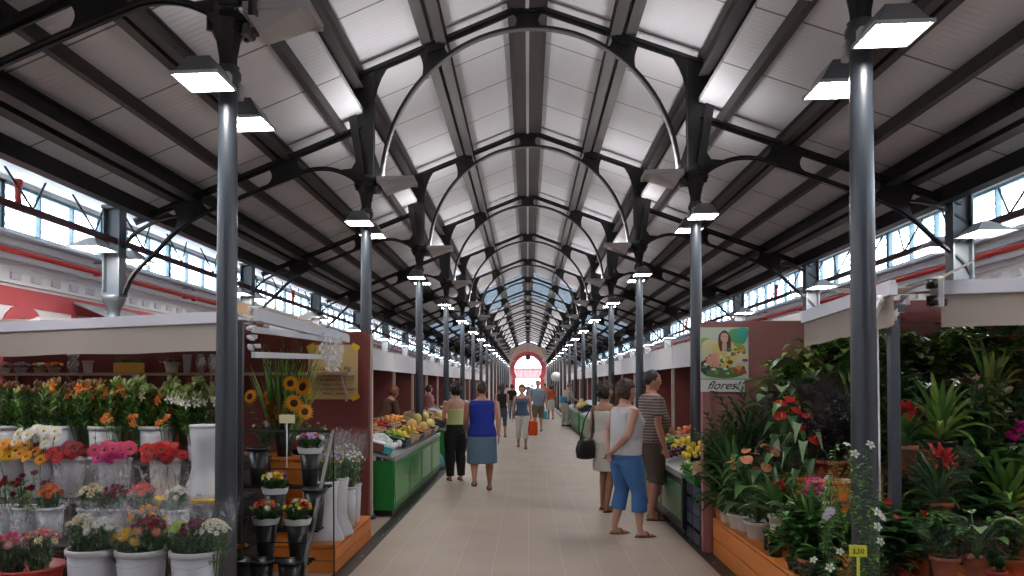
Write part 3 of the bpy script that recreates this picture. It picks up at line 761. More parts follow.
# ------------------------------------------------------------------ lamps
def make_flood():
    r = empty('floodlight')     # hangs on an arm that leaves the column towards -Y
    g = MB(); g.box((0, -.16, 3.60), (.05, .34, .05), M_LAMP, bev=.008); g.box((0, -.10, 3.60), (.12, .06, .09), M_LAMP, bev=.01); g.build('arm', r)
    g = MB()
    top = [(-.07, -.46), (.07, -.46), (.07, -.22), (-.07, -.22)]; bot = [(-.14, -.52), (.14, -.52), (.14, -.24), (-.14, -.24)]
    vs = [(x, y, 3.60) for x, y in top]+[(x, y, 3.475) for x, y in bot]
    g.add(vs, [(3, 2, 1, 0), (0, 1, 5, 4), (1, 2, 6, 5), (2, 3, 7, 6), (3, 0, 4, 7)], M_LAMPD)
    g.bx(-.15, .15, -.53, -.52, 3.465, 3.485, M_LAMP); g.bx(-.15, .15, -.24, -.23, 3.465, 3.485, M_LAMP)
    g.bx(-.15, -.14, -.53, -.23, 3.465, 3.485, M_LAMP); g.bx(.14, .15, -.53, -.23, 3.465, 3.485, M_LAMP)
    g.build('housing', r)
    g = MB(); g.add([(-.135, -.515, 3.472), (.135, -.515, 3.472), (.135, -.245, 3.472), (-.135, -.245, 3.472)], [(3, 2, 1, 0)], M_GLOW)
    g.build('glass', r)['label'] = 'glowing white lamp glass'
    return r
def make_up():
    r = empty('uplight')        # wedge housing on the aisle side (+X), glass on top
    g = MB(); g.bx(.05, .20, -.03, .03, 3.93, 3.97, M_LAMPD); g.box((.14, 0, 3.95), (.05, .14, .07), M_LAMPD, bev=.01); g.build('arm', r)
    g = MB()
    vs = [(.17, -.16, 4.02), (.58, -.16, 4.06), (.58, .16, 4.06), (.17, .16, 4.02), (.24, -.09, 3.90), (.50, -.14, 4.0), (.50, .14, 4.0), (.24, .09, 3.90)]
    g.add(vs, [(0, 1, 5, 4), (1, 2, 6, 5), (2, 3, 7, 6), (3, 0, 4, 7), (4, 5, 6, 7)], mat('uplight_shell', (.62, .62, .64), .45))
    g.bx(.16, .60, -.175, -.16, 4.02, 4.07, M_LAMP); g.bx(.16, .60, .16, .175, 4.02, 4.07, M_LAMP); g.bx(.585, .60, -.16, .16, 4.03, 4.07, M_LAMP); g.bx(.155, .17, -.16, .16, 4.0, 4.07, M_LAMP)
    g.build('housing', r)
    g = MB(); g.add([(.19, -.14, 4.035), (.56, -.14, 4.065), (.56, .14, 4.065), (.19, .14, 4.035)], [(0, 1, 2, 3)], M_GLOWUP); g.build('glass', r)['label'] = 'glowing glass facing the roof'
    return r
def make_side_lamp():
    r = empty('aisle_lamp')
    g = MB(); g.bar((0, 0, 3.22), (0, -.45, 3.24), .03, .03, M_GREYM); g.build('arm', r)
    g = MB(); vs = [(-.04, -.50, 3.34), (.04, -.50, 3.34), (.04, -.34, 3.34), (-.04, -.34, 3.34), (-.2, -.72, 3.20), (.2, -.72, 3.20), (.2, -.26, 3.20), (-.2, -.26, 3.20)]
    g.add(vs, [(3, 2, 1, 0), (0, 1, 5, 4), (1, 2, 6, 5), (2, 3, 7, 6), (3, 0, 4, 7)], M_LAMP); g.build('shade', r)
    g = MB(); g.add([(-.16, -.68, 3.21), (.16, -.68, 3.21), (.16, -.30, 3.21), (-.16, -.30, 3.21)], [(3, 2, 1, 0)], M_GLOW2); g.build('glass', r)['label'] = 'pale glowing glass'
    return r
fl0, up0, sl0 = make_flood(), make_up(), make_side_lamp()
for k, y in enumerate(YK):
    for s, nm in ((-1, 'left'), (1, 'right')):
        for q, side in ((0, 'near'), (PI, 'far')):
            lab = 'square floodlight on the %s side of the %s column of the %s row' % (side, ORD[k], nm)
            o = place(fl0, USED, loc=K1(s, k, y), rotz=q, label=lab); tag(o, lab, 'floodlight', 'floodlights on the columns')
            lab = 'grey plate lamp on the %s side of the %s outer column by the %s windows' % (side, ORD[k], nm)
            o = place(sl0, USED, loc=(s*XOS[s], y, 0), rotz=q, label=lab); tag(o, lab, 'lamp', 'lamps on the outer columns')
        lab = 'pale wedge shaped uplight facing the roof from the %s column of the %s row' % (ORD[k], nm)
        o = place(up0, USED, loc=K1(s, k, y), rotz=0 if s < 0 else PI, label=lab); tag(o, lab, 'uplight', 'uplights on the columns')

# ------------------------------------------------------------------ outer walls with window band, mouldings, pipes
M_WGLASS = clearmat('window_glass', (.7, .8, .88), .22, .1)
M_FRAME = mat('window_frame', (.12, .19, .22), .5)
M_LOUV = mat('louvre_glass', (.75, .85, .88), .25, alpha=.6)
M_LEDGE = mat('moulding', (.82, .81, .81), .7)
M_DENT = mat('dentil', (.68, .68, .70), .8)
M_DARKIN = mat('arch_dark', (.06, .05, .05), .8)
for s, nm in ((-1, 'left'), (1, 'right')):
    W = s*XWS[s]
    g = MB(); g.bx(W, W+s*.3, -7.8, YEND, 0, 3.56, M_WHITE); g.bx(W, W+s*.3, -7.8, YEND, 4.2, 4.5, M_WHITE)
    g.bx(W-s*.012, W, -6, YEND, 2.62, 2.86, M_RED)
    for z, d, h in ((3.50, .10, .06), (3.38, .06, .03), (3.20, .05, .025), (3.12, .03, .02), (2.90, .05, .03), (3.30, .02, .012)):
        g.bx(W-s*d, W, -6, YEND, z, z+h, M_LEDGE)
    y = 2.0
    while y < 45: g.bx(W-s*.035, W, y, y+.18, 2.96, 3.05, M_DENT); y += .42
    for k in range(20):
        yc = 4.9+k*2.25
        for i in range(12):
            a0, a1 = PI*i/12, PI*(i+1)/12
            P = [(yc+r*math.cos(a), 2.18+r*math.sin(a)) for r, a in ((.30, a0), (.47, a0), (.47, a1), (.30, a1))]
            g.add([(W-s*.03, p[0], p[1]) for p in P]+[(W, p[0], p[1]) for p in P], [(0, 1, 2, 3), (1, 2, 6, 5), (0, 3, 7, 4)], M_RED)
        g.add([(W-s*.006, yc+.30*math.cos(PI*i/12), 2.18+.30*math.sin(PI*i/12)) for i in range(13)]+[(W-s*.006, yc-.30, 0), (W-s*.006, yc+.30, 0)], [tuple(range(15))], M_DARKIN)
        for q in (-1, 1): g.bx(W-s*.03, W, yc+q*.385-.085, yc+q*.385+.085, 0, 2.18, M_RED)
        g.bx(W-s*.02, W, yc+1.06, yc+1.19, 2.3, 2.62, M_RED)
    struct(g.build('wall_'+nm))
    # window band: one window per bay
    for k in range(-1, 17):
        y0 = YK[k] if k >= 0 else 0.2; y1 = YK[k+1] if 0 <= k < 16 else (YK[0] if k < 0 else YEND)
        r = empty('window_%d' % (2+k+1+(18 if s > 0 else 0)), (0, 0, 0)); struct(r)
        g = MB(); g.bx(W+s*.04, W+s*.05, y0, y1, 3.56, 4.2, M_WGLASS); struct(g.build('pane', r))
        g = MB(); n = 6
        for i in range(n+1):
            yy = y0+(y1-y0)*i/n; w = .09 if i in (0, 3) else .028
            g.bx(W, W+s*.07, yy-w/2, yy+w/2, 3.56, 4.2, M_FRAME)
        g.bx(W, W+s*.07, y0, y1, 3.55, 3.60, M_FRAME); g.bx(W, W+s*.07, y0, y1, 4.16, 4.21, M_FRAME)
        struct(g.build('window_frame', r))
        if k < 8:
            g = MB()
            for i in range(n):
                for j in range(5):
                    ya = y0+(y1-y0)*(i+.08)/n; yb = y0+(y1-y0)*(i+.30)/n
                    g.box((W+s*.02, (ya+yb)/2, 3.66+j*.115), (.035, yb-ya, .006), M_LOUV, rot=(0, s*.7, 0))
            struct(g.build('louvres', r))
    # pipes
    for z, r_, m_, nm2, lab in ((3.27, .035, M_PIPE, 'red_pipe', 'red fire water pipe running along the %s wall'), (3.46, .03, M_GREYM, 'grey_pipe', 'grey conduit running along the %s wall under the windows')):
        g = MB(); g.tube([(W-s*.22, -5, z), (W-s*.22, YEND-2, z)], r_, m_, 10)
        for k in range(26): g.tube([(W-s*.22, 2+k*3, z-.02), (W-s*.22, 2.06+k*3, z-.02)], r_*1.35, m_, 10)
        o = tag(g.build(nm2), lab % nm, 'pipe')
        g = MB()
        for k in range(26): g.bar((W-s*.25, 2.03+k*3, z), (W, 2.03+k*3, z), .02, .03, m_)
        g.build('pipe_bracket', o)
    # suspended dark red rail with V hangers
    g = MB(); M_RAIL = mat('rail_red_dark', (.10, .035, .04), .5)
    g.bx(s*5.06-.022, s*5.06+.022, -5, 62, 3.34, 3.41, M_RAIL)
    o = tag(g.build('cable_rail'), 'dark red cable rail hung along the %s roof edge' % nm, 'cable rail')
    g = MB(); g.bar((0, 0, 3.40), (s*.08, -.32, 3.76), .016, .016, M_IRON); g.bar((0, 0, 3.40), (s*.08, .32, 3.76), .016, .016, M_IRON)
    h = g.build('hanger', o, (s*5.06, .6, 0))
    for k in range(1, 38):
        q = h.copy(); COL.objects.link(q); q.parent = o; q.location = (s*5.06, .6+k*1.125, 0)
    g = MB(); g.tube([(0, 0, 3.62), (0, 0, 3.50), (-.02, .05, 3.40)], .03, M_PIPE, 8); g.tube([(0, 0, 3.60), (0, 0, 3.67)], .045, M_PIPE, 8)
    h = g.build('sprinkler_valve', o, (s*5.12, 7.2, 0))
    for k in range(1, 6):
        q = h.copy(); COL.objects.link(q); q.parent = o; q.location = (s*5.12, 7.2+k*9, 0)

# ------------------------------------------------------------------ end wall with horseshoe arch
M_END = mat('end_wall_plaster', (.62, .48, .42), .8, var=.08, scale=2)
def arch_inner(R, cz, jx, zj, n=20):
    """outline from left jamb foot over the horseshoe to right foot"""
    a0 = -.62
    P = [(-jx, 0), (-jx, zj)]
    for i in range(n+1):
        a = PI-a0-(PI-2*a0)*i/n; P.append((R*math.cos(a), cz+R*math.sin(a)))
    return P+[(jx, zj), (jx, 0)]
r = empty('wall_end', (0, 0, 0)); struct(r)
R0, CZ = 1.42, 3.25
I = arch_inner(R0, CZ, 1.28, 2.35); O = arch_inner(1.86, CZ, 1.7, 2.15)
zt = lambda x: (hn(x)+.1 if abs(x) < 2.3 else hs(x)+.12) if abs(x) < 5 else 4.2
g = MB(); y0, y1 = YEND, YEND+.3
for s in (-1, 1):    # wall halves
    half = [p for p in I if p[0]*s >= -1e-6]
    if s < 0: half = half
    else: half = half[::-1]
    # half now runs foot -> crown
    P = half+[(0, zt(0)), (s*2.3, zt(2.29)), (s*2.31, hs(2.31)+.12), (s*5.0, hs(5)+.12), (s*5.01, 4.2), (s*XW, 4.2), (s*XW, 0)]
    g.plate(P if s < 0 else P, (y0+y1)/2, .3, M_END)
struct(g.build('end_wall_face', r))
g = MB(); n = len(I)
for i in range(n-1):
    a, b, c, d = I[i], I[i+1], O[i+1], O[i]
    g.add([(p[0], y0-.06, p[1]) for p in (a, b, c, d)]+[(p[0], y0, p[1]) for p in (a, b, c, d)], [(0, 1, 2, 3), (2, 3, 7, 6), (0, 1, 5, 4)], M_RED)
struct(g.build('arch_surround', r))
g = MB(); M_GR = mat('gate_paint', (.35, .38, .40), .5)
for x in (-.95, -.48, 0, .48, .95): g.bx(x-.02, x+.02, YEND+.1, YEND+.14, 2.3 if abs(x) > .5 else 2.3, CZ+math.sqrt(R0**2-x*x), M_GR)
for z in (2.3, 3.2): g.bx(-1.4, 1.4, YEND+.1, YEND+.14, z-.03, z+.03, M_GR)
g.tube([(1.2*math.cos(a*PI/12), YEND+.12, CZ+1.2*math.sin(a*PI/12)) for a in range(-2, 15)], .025, M_GR, 6)
struct(g.build('fanlight_bars', r))
g = MB(); g.lathe([(.05, 0), (.28, -.1), (.30, -.3), (.2, -.5), (.05, -.55)], M_IRON, (0, YEND-.5, 4.75), 10); g.tube([(0, YEND-.5, 4.7), (0, YEND-.5, 5.9)], .02, M_IRON, 6)
tag(g.build('hanging_lantern'), 'dark round lantern hanging in front of the far arched doorway', 'lantern')
g = MB(); g.bx(-XW-.3, XW+.3, -8, -7.7, 0, 7, mat('sky_block_wall', (.45, .38, .34), .8)); struct(g.build('wall_back'))  # unseen closed wall behind the camera, added to keep out frontal sky light
# buildings outside the far door
for (x0, x1, y, h, c, lab) in ((-14, 14, 96, 3.75, (.20, .055, .055), 'low pink building seen through the far arched doorway'), (-9, 12, 112, 9, (.85, .84, .82), 'white building rising behind the pink one beyond the far doorway')):
    m = mat('facade_%d' % y, c, .8, var=.06); mw = mat('facade_window', (.15, .2, .25), .2)
    r = empty('building', (0, y, 0)); tag(r, lab, 'building')
    g = MB(); g.bx(x0, x1, 0, 6, -.02, h, m); g.build('facade', r)
    if h < 5: g = MB(); g.bx(x0, x1, -.12, 0, -.02, 2.45, M_WHITE); g.build('white_base', r)
    g = MB(); g.bx(x0-.2, x1+.2, -.2, 6.2, h, h+.25, M_WHITE); g.build('cornice', r)
    for i in range(int((x1-x0)/3)):
        for zf in ([] if h < 5 else [1.0, 4.4]):
            g = MB(); g.bx(x0+1+i*3, x0+2.1+i*3, -.05, .03, zf, zf+1.5, mw); g.bx(x0+.9+i*3, x0+2.2+i*3, -.08, 0, zf-.1, zf, M_WHITE); g.build('window', r)

# ------------------------------------------------------------------ world
w = bpy.data.worlds.new('sky'); scene.world = w; w.use_nodes = True; nt = w.node_tree
bg = nt.nodes['Background']; bg.inputs[0].default_value = (.72, .86, 1.0, 1); bg.inputs[1].default_value = 12
sun = bpy.data.lights.new('sun', 'SUN'); so = bpy.data.objects.new('sun', sun); COL.objects.link(so)
sun.energy = 2.0; sun.angle = .02; sun.color = (1, .95, .88); so.rotation_euler = (math.radians(-28), math.radians(12), 0)
vs_ = scene.view_settings; vs_.view_transform = 'Standard'; vs_.look = 'None'; vs_.gamma = 1; vs_.exposure = .25; vs_.use_curve_mapping = False
cy = scene.cycles
scene.render.engine = 'CYCLES'
cy.use_denoising = True; cy.max_bounces = 7; cy.diffuse_bounces = 4; cy.transparent_max_bounces = 16; cy.sample_clamp_indirect = 6; cy.use_light_tree = True
# ------------------------------------------------------------------ stall materials
M_ORANGE = mat('orange_board', (.72, .22, .035), .45, var=.12, scale=4)
M_YEL = mat('yellow_board', (.75, .42, .06), .5)
M_MAROON = mat('maroon_panel', (.21, .050, .045), .5, var=.06)
M_MAROON2 = mat('rose_brown_panel', (.36, .15, .14), .55, var=.04)
M_AWN = mat('awning_cloth', (.42, .355, .31), .8, trans=.15, var=.04, scale=2)
M_AWNT = mat('awning_tan', (.50, .33, .20), .8, trans=.25)
M_BAR = mat('awning_bar', (.60, .59, .65), .35)
M_ARM = mat('awning_arm', (.62, .62, .64), .4)
M_CREAM = mat('cream_trim', (.60, .50, .42), .6)
M_GREEN = mat('green_plastic', (.012, .21, .04), .35)
M_DKBLUE = mat('dark_blue_crate', (.02, .035, .07), .5)
M_BLACK = mat('black_plastic', (.012, .012, .014), .35)
M_WBKT = mat('white_plastic', (.56, .55, .57), .35)
M_FASC = mat('fascia_sheet', (.60, .58, .60), .4, var=.08, scale=5)
M_WOOD = mat('crate_wood', (.50, .33, .18), .7, var=.15)
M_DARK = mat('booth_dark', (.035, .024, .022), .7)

def bench(x0, x1, y0, y1, z0, z1, label, name='display_bench', boards=2, mt=M_ORANGE, cat='display bench'):
    r = empty(name, ((x0+x1)/2, (y0+y1)/2, z0)); hx, hy, h = (x1-x0)/2, (y1-y0)/2, z1-z0
    g = MB(); g.bx(-hx, hx, -hy, hy, h-.025, h, mt, .004); g.build('top_board', r)
    for s, side in ((-1, 'x'), (1, 'x'), (-1, 'y'), (1, 'y')):
        g = MB(); n = max(1, boards); hh = (h-.03)/n
        for k in range(n):
            a, b = k*hh+.004, (k+1)*hh-.004
            if side == 'x': g.bx(s*hx-.02*(s > 0)-.0, s*hx+.02*(s < 0), -hy+.021, hy-.021, a, b, mt)
            else: g.bx(-hx, hx, s*hy-.02*(s > 0), s*hy+.02*(s < 0), a, b, mt)
        g.build('side_panel', r)
    return tag(r, label, cat)

# left flower stall
bench(-6.5, -1.80, 3.92, 4.50, 0, .365, 'lowest orange flower bench under the white buckets at the front left')
bench(-6.5, -2.10, 4.56, 5.05, 0, .585, 'dark brown flower bench under the small buckets of roses, second step from the front left', mt=M_DARK)
bench(-6.5, -2.10, 5.08, 5.78, 0, .77, 'dark brown flower bench under the gerbera buckets, third step from the front left', mt=M_DARK)
bench(-6.5, -2.35, 5.95, 6.85, 0, .95, 'dark brown flower bench under the lily buckets, highest step at the left', mt=M_DARK)
bench(-2.95, -1.63, 6.36, 7.82, 0, .24, 'low orange platform with white vases beside the aisle at the left')
bench(-2.95, -2.05, 6.80, 7.45, .24, .93, 'orange box standing on the low platform under the gladioli', 'display_box')
g = MB(); g.bx(-.32, .32, -.17, .17, 0, .03, M_YEL, .005); tag(g.build('yellow_board', loc=(-2.46, 5.30, .77)), 'yellow board under the tall white flared vase at the left', 'board')

def partition(x0, x1, y, h, m, label, edge, em):
    r = empty('partition', ((x0+x1)/2, y, 0)); hx = (x1-x0)/2
    g = MB(); g.bx(-hx, hx, -.02, .02, .02, h, m); g.build('panel', r)
    g = MB(); e = -hx if edge < 0 else hx
    g.bx(e-.04, e+.04, -.045, .045, 0, h+.01, em); g.build('edge_post', r)
    g = MB(); g.bx(-hx, hx, -.03, .03, h, h+.03, em); g.build('top_rail', r)
    return tag(r, label, 'partition')
partition(-6.5, -1.92, 8.92, 2.20, M_MAROON, 'dark maroon partition behind the left flower stall', 1, M_MAROON)
partition(1.70, 6.08, 7.48, 2.18, M_MAROON2, 'rose brown partition behind the right flower stall', -1, M_MAROON2)
g = MB(); g.bx(-.014, .014, -.02, .02, 0, 2.2, M_CREAM); tag(g.build('door_post', loc=(-1.86, 8.95, 0)), 'cream post at the aisle end of the maroon partition', 'post')

def text_mesh(name, txt, size, m, parent, loc, rot=(PI/2, 0, 0), shear=0, align='CENTER', ext=.0015):
    cu = bpy.data.curves.new(name, 'FONT'); cu.body = txt; cu.size = size; cu.align_x = align; cu.shear = shear; cu.extrude = ext
    o = bpy.data.objects.new(name+'_tmp', cu); COL.objects.link(o)
    dg = bpy.context.evaluated_depsgraph_get(); me = bpy.data.meshes.new_from_object(o.evaluated_get(dg)); bpy.data.objects.remove(o)
    me.materials.clear(); me.materials.append(m); q = bpy.data.objects.new(name, me); COL.objects.link(q)
    q.parent = parent; q.location = loc; q.rotation_euler = rot
    return q
# yellow price sign on the left partition
M_PAPER = mat('yellow_paper', (.62, .46, .22), .8, var=.05); M_TAPE = mat('yellow_tape', (.75, .50, .05), .5); M_INK = mat('ink', (.03, .02, .02), .7)
p = at(333, 372, 8.88); r = empty('paper_sign', (p.x, 8.885, p.z)); tag(r, 'yellowish handwritten paper sign taped to the maroon partition', 'sign')
hw, hh = .30, .325
g = MB(); g.bx(-hw, hw, -.004, .004, -hh, hh, M_PAPER); g.build('paper', r)
for sx in (-1, 1):
    for sz in (-1, 1):
        g = MB(); g.box((sx*(hw-.03), -.006, sz*(hh-.03)), (.10, .003, .07), M_TAPE, rot=(0, .5*sx*sz, 0)); g.build('tape', r)
text_mesh('lettering', 'Casa, M. N. Vig', .075, M_INK, r, (-.02, -.006, .02), shear=.2)
for k, t in enumerate(('Ramos Variados', 'Casamento - Noivas', 'Arranjo - Diversos', 'Coroas Funeral e Decoracoes', 'Plantas - Jardins')):
    text_mesh('lettering', t, .042, M_INK, r, (.01, -.006, -.05-k*.055), shear=.35)
# poster on the right partition
p = at(724.5, 353, 7.43); r = empty('poster', (p.x, 7.435, p.z)); tag(r, 'colourful poster of a smiling person with flowers on the rose brown partition', 'poster')
hw, hh = .222, .245
pc = lambda n, c: mat('poster_'+n, c, .4)
g = MB(); g.bx(-hw, hw, -.004, .008, -hh, hh, pc('ground', (.62, .66, .55))); g.build('picture', r)
g = MB(); q = random.Random(3); L = 0
def blob(x, z, rx, rz, m, seed=0):
    global L
    L += 1; qq = random.Random(seed+L); P = []
    for i in range(12):
        a = 2*PI*i/12; k = 1+.16*qq.uniform(-1, 1); P.append((max(-hw+.002, min(hw-.002, x+rx*k*math.cos(a))), max(-hh+.002, min(hh-.002, z+rz*k*math.sin(a)))))
    yy = -.0045-.00006*L
    g.add([(a, yy, b) for a, b in P], [tuple(range(12))], m)
for x, z, rx, rz, c in ((.12, .16, .10, .08, 'g1'), (-.15, .10, .09, .05, 'g2'), (-.17, .07, .07, .03, 'red'), (.10, .05, .10, .05, 'g3'), (-.12, .03, .10, .10, 'pale'), (-.17, -.13, .06, .08, 'dk'),
                        (0, -.19, .20, .06, 'g4'), (.15, -.03, .09, .06, 'cream'), (.17, .19, .06, .07, 'teal')):
    blob(x, z, rx, rz, pc(c, dict(g1=(.10, .42, .18), g2=(.30, .45, .12), red=(.6, .06, .05), g3=(.35, .45, .08), pale=(.75, .68, .40), dk=(.03, .06, .03), g4=(.08, .20, .05), cream=(.8, .72, .5), teal=(.05, .42, .33))[c]))
blob(0, -.02, .12, .14, pc('shirt', (.80, .62, .22)), 9); blob(0, .12, .055, .10, pc('hair', (.12, .03, .02)), 5); blob(-.035, .10, .022, .09, pc('hair', (.12, .03, .02)), 5); blob(.04, .09, .022, .10, pc('hair', (.12, .03, .02)), 5)
blob(0, .06, .025, .05, pc('skin', (.72, .42, .30)), 2); blob(0, .145, .038, .052, pc('skin', (.72, .42, .30)), 3)
blob(0, .122, .016, .006, pc('lip', (.8, .5, .45)), 3); blob(-.014, .155, .006, .004, pc('dk', (.03, .06, .03))); blob(.014, .155, .006, .004, pc('dk', (.03, .06, .03)))
for i in range(70):
    x, z = q.uniform(-.2, .2), q.uniform(-.2, .04)
    if z > -.02 and x < -.02: continue
    c = q.choice([('y', (.85, .62, .05)), ('y2', (.80, .70, .12)), ('o', (.8, .35, .08)), ('w', (.85, .8, .7)), ('g5', (.15, .35, .06)), ('g4', (.08, .20, .05)), ('pu', (.28, .06, .18))])
    blob(x, z, q.uniform(.012, .03), q.uniform(.01, .026), pc(*c), i)
for i in range(10): blob(-.11+q.uniform(-.04, .04), -.07+q.uniform(-.05, .05), .03, .028, pc('pk', (.85, .36, .34)), i)
for i in range(4): blob(.14+q.uniform(-.05, .05), -.165+q.uniform(-.02, .02), .03, .018, pc('red', (.6, .06, .05)), i)
g.build('picture_detail', r)
g = MB(); g.bx(-hw, .185, -.006, .006, -hh-.125, -hh-.008, pc('white', (.78, .78, .76))); g.build('caption_strip', r)
text_mesh('lettering', 'flores!', .115, M_INK, r, (-.02, -.008, -hh-.10), shear=.5)

# shelves
def shelf(x0, x1, y, z, d, m, label, n=4):
    r = empty('shelf', ((x0+x1)/2, y, z)); hx = (x1-x0)/2
    g = MB(); g.bx(-hx, hx, -d/2, d/2, -.03, 0, m); g.build('board', r)
    for k in range(n):
        x = -hx+.1+(2*hx-.2)*k/(n-1); g = MB(); g.bar((x, -d/2+.03, -.03), (x, d/2, -.28), .02, .02, m); g.bx(x-.012, x+.012, d/2-.02, d/2, -.34, -.03, m); g.build('bracket', r)
    return tag(r, label, 'shelf')
shelf(-6.4, -2.05, 8.72, 1.745, .32, mat('shelf_board', (.50, .38, .32), .6), 'long shelf of pots on the maroon partition at the left', 6)
shelf(3.85, 6.0, 7.28, 1.93, .34, mat('shelf_board', (.50, .38, .32), .6), 'shelf of green plants at the back of the right flower stall', 3)
# right flower stall benches
bench(1.74, 6.05, 4.95, 7.40, 0, .35, 'low orange platform along the aisle under the right flower stall')
bench(2.62, 6.05, 6.25, 7.38, .35, .92, 'orange upper step behind the plants of the right flower stall', 'display_box')
bench(2.05, 2.58, 5.75, 6.35, .35, .90, 'small orange box under the potted plant in dark wrap', 'display_box')
bench(2.6, 6.05, 4.25, 4.92, 0, .50, 'orange bench edge at the lower right corner under the wrapped pots')

# ------------------------------------------------------------------ awnings
def awning(A, B, C, D, drop, label, cloth=M_AWN, arms=True):
    """A-B front bar ends, C-D the wall side"""
    A, B, C, D = map(Vector, (A, B, C, D)); r = empty('awning', A); tag(r, label, 'awning')
    o = A.copy(); g = MB(); n = 10; vs = []
    for i in range(n+1):
        for j in range(5):
            t, u = i/n, j/4; p = A.lerp(B, t).lerp(C.lerp(D, t), u)-o; p.z -= .05*math.sin(PI*u); vs.append(p)
    g.add(vs, [(i*5+j, i*5+j+1, i*5+j+6, i*5+j+5) for i in range(n) for j in range(4)], cloth, True); g.build('canopy', r)
    g = MB(); vs = []; d = (B-A).normalized(); nn = Vector((-d.y, d.x, 0))
    for i in range(25):
        t = i/24; w = .008*math.sin(i*1.7)+.006*math.sin(i*.9)
        for z, k in ((-.03, 0), (-drop*.5, .6), (-drop, 1)): vs.append(A.lerp(B, t)-o+Vector((0, 0, z+.006*math.sin(i*.8)*k))+nn*w*k)
    g.add(vs, [(i*3+j, i*3+j+1, i*3+j+4, i*3+j+3) for i in range(24) for j in range(2)], cloth, True); g.build('valance', r)
    g = MB(); g.bar(Vector((0, 0, 0)), B-o, .05, .075, M_BAR); g.bar(Vector((0, 0, .045)), B-o+Vector((0, 0, .045)), .03, .02, M_BAR)
    g.build('front_bar', r)['label'] = 'pale metal front bar'
    if arms:
        for t in (.12, .88):
            a = A.lerp(B, t)-o; c = C.lerp(D, t)-o; mid = a.lerp(c, .5)+(B-A).normalized()*(.5 if t < .5 else -.5)+Vector((0, 0, -.05))
            g = MB(); g.bar(a, mid, .035, .05, M_ARM); g.bar(mid, c, .035, .05, M_ARM); g.box(mid, (.07, .07, .09), M_ARM, bev=.01); g.build('folding_arm', r)
    return r
aw = awning((-2.42, 5.88, 2.135), (-6.5, 7.25, 2.135), (-2.42, 8.85, 2.42), (-6.5, 8.88, 2.42), .265, 'beige awning with pale front bar over the left flower stall')
g = MB(); g.bx(-.03, .06, -.06, .06, -.09, .07, M_ARM, .01); g.bx(.0, .05, -.04, .04, -.16, -.09, M_BLACK, .01); g.build('end_bracket', aw, (.04, -.01, 0))
aw = awning((-2.0, 5.45, 2.11), (-2.0, 8.3, 2.11), (-2.30, 5.45, 2.27), (-2.30, 8.3, 2.27), .02, 'half rolled tan awning with white arms above the gladioli', M_AWNT, False)
for dz in (0, -.17):
    g = MB(); g.bar((-.02, .0, -.10+dz*1.1), (.03, 2.4, -.05+dz), .03, .045, M_ARM); g.build('folding_arm', aw)
g = MB()
for k in range(5): g.lathe([(.0, -.015), (.03, -.015), (.03, .015), (.0, .015)], M_ARM, (-.03+.02*math.sin(k*2), .05, .06-k*.07), 8); g.box((-.05, .03, .05-k*.07), (.03, .08, .05), M_ARM, rot=(0, k*.7, 0), bev=.01)
g.build('crank_gear', aw)
g = MB(); vs = []
for i in range(9):
    for j in range(8):
        t, u = i/8, j/7; vs.append((.06+.02*math.sin(i*2.1+j), 1.55+.85*t+.03*math.sin(j*1.3), -.02-.36*u*(1-.35*(2*t-1)**2)+.015*math.sin(i*1.9)))
g.add(vs, [(i*8+j, i*8+j+1, i*8+j+9, i*8+j+8) for i in range(8) for j in range(7)], clearmat('plastic_sheet', (.85, .85, .87), .55, .25), True); g.build('plastic_sheet', aw)['label'] = 'crumpled clear plastic hanging from the arms'
aw = awning((2.72, 5.28, 2.235), (6.0, 4.55, 2.235), (2.72, 7.35, 2.5), (6.0, 7.35, 2.5), .255, 'beige awning with pale front bar over the right flower stall')
g = MB(); g.bx(-.05, .0, -.05, .05, -.13, .08, M_ARM, .01)
for z in (.03, -.08): g.lathe([(0, -.03), (.035, -.03), (.035, .03), (0, .03)], M_BLACK, (-.07, -.03, z), 10)
g.box((-.02, 0, -.09), (.10, .06, .05), M_BLACK, bev=.01); g.build('end_bracket', aw)
aw = awning((2.15, 6.15, 2.12), (2.27, 4.95, 2.20), (3.3, 6.5, 2.46), (3.0, 5.3, 2.46), .225, 'short beige awning facing the aisle beside the right front column', M_AWN, False)
g = MB()
pp = [at(862, 303, 5.0), at(872, 318, 5.0), at(880, 300, 5.05), at(892, 316, 5.15), at(905, 300, 5.25)]
for a, b in zip(pp, pp[1:]): g.bar(a-aw.location, b-aw.location, .035, .04, M_ARM)
for a in pp: g.lathe([(0, -.03), (.03, -.03), (.03, .03), (0, .03)], M_ARM, a-aw.location, 10)
g.build('folding_arm', aw)
p = at(893, 305, 5.2); g = MB(); g.bx(-.03, .03, -.03, .03, 0, p.z-.35, M_SHAFT, .004); g.bx(-.05, .06, -.04, .04, p.z-.40, p.z-.35, M_SHAFT)
tag(g.build('square_post', loc=(p.x, 5.2, .35)), 'thin square blue grey post under the right awnings', 'post')
p = at(242, 322, 5.3); g = MB(); g.bx(-.025, .025, -.025, .025, 0, p.z, M_BLACK, .004); g.bx(-.04, .04, -.04, .04, 0, .02, M_BLACK)
tag(g.build('square_post', loc=(p.x, 5.26, 0)), 'thin black square post just behind the near left column', 'post')
p = at(877, 318, 5.4); q_ = at(879, 376, 5.4); g = MB(); g.tube([(0, 0, 0), (q_.x-p.x, 0, -(p.z-.36))], .009, M_WHITE, 8)
tag(g.build('crank_rod', loc=(p.x, 5.4, p.z)), 'thin white awning crank rod beside the square post', 'rod')
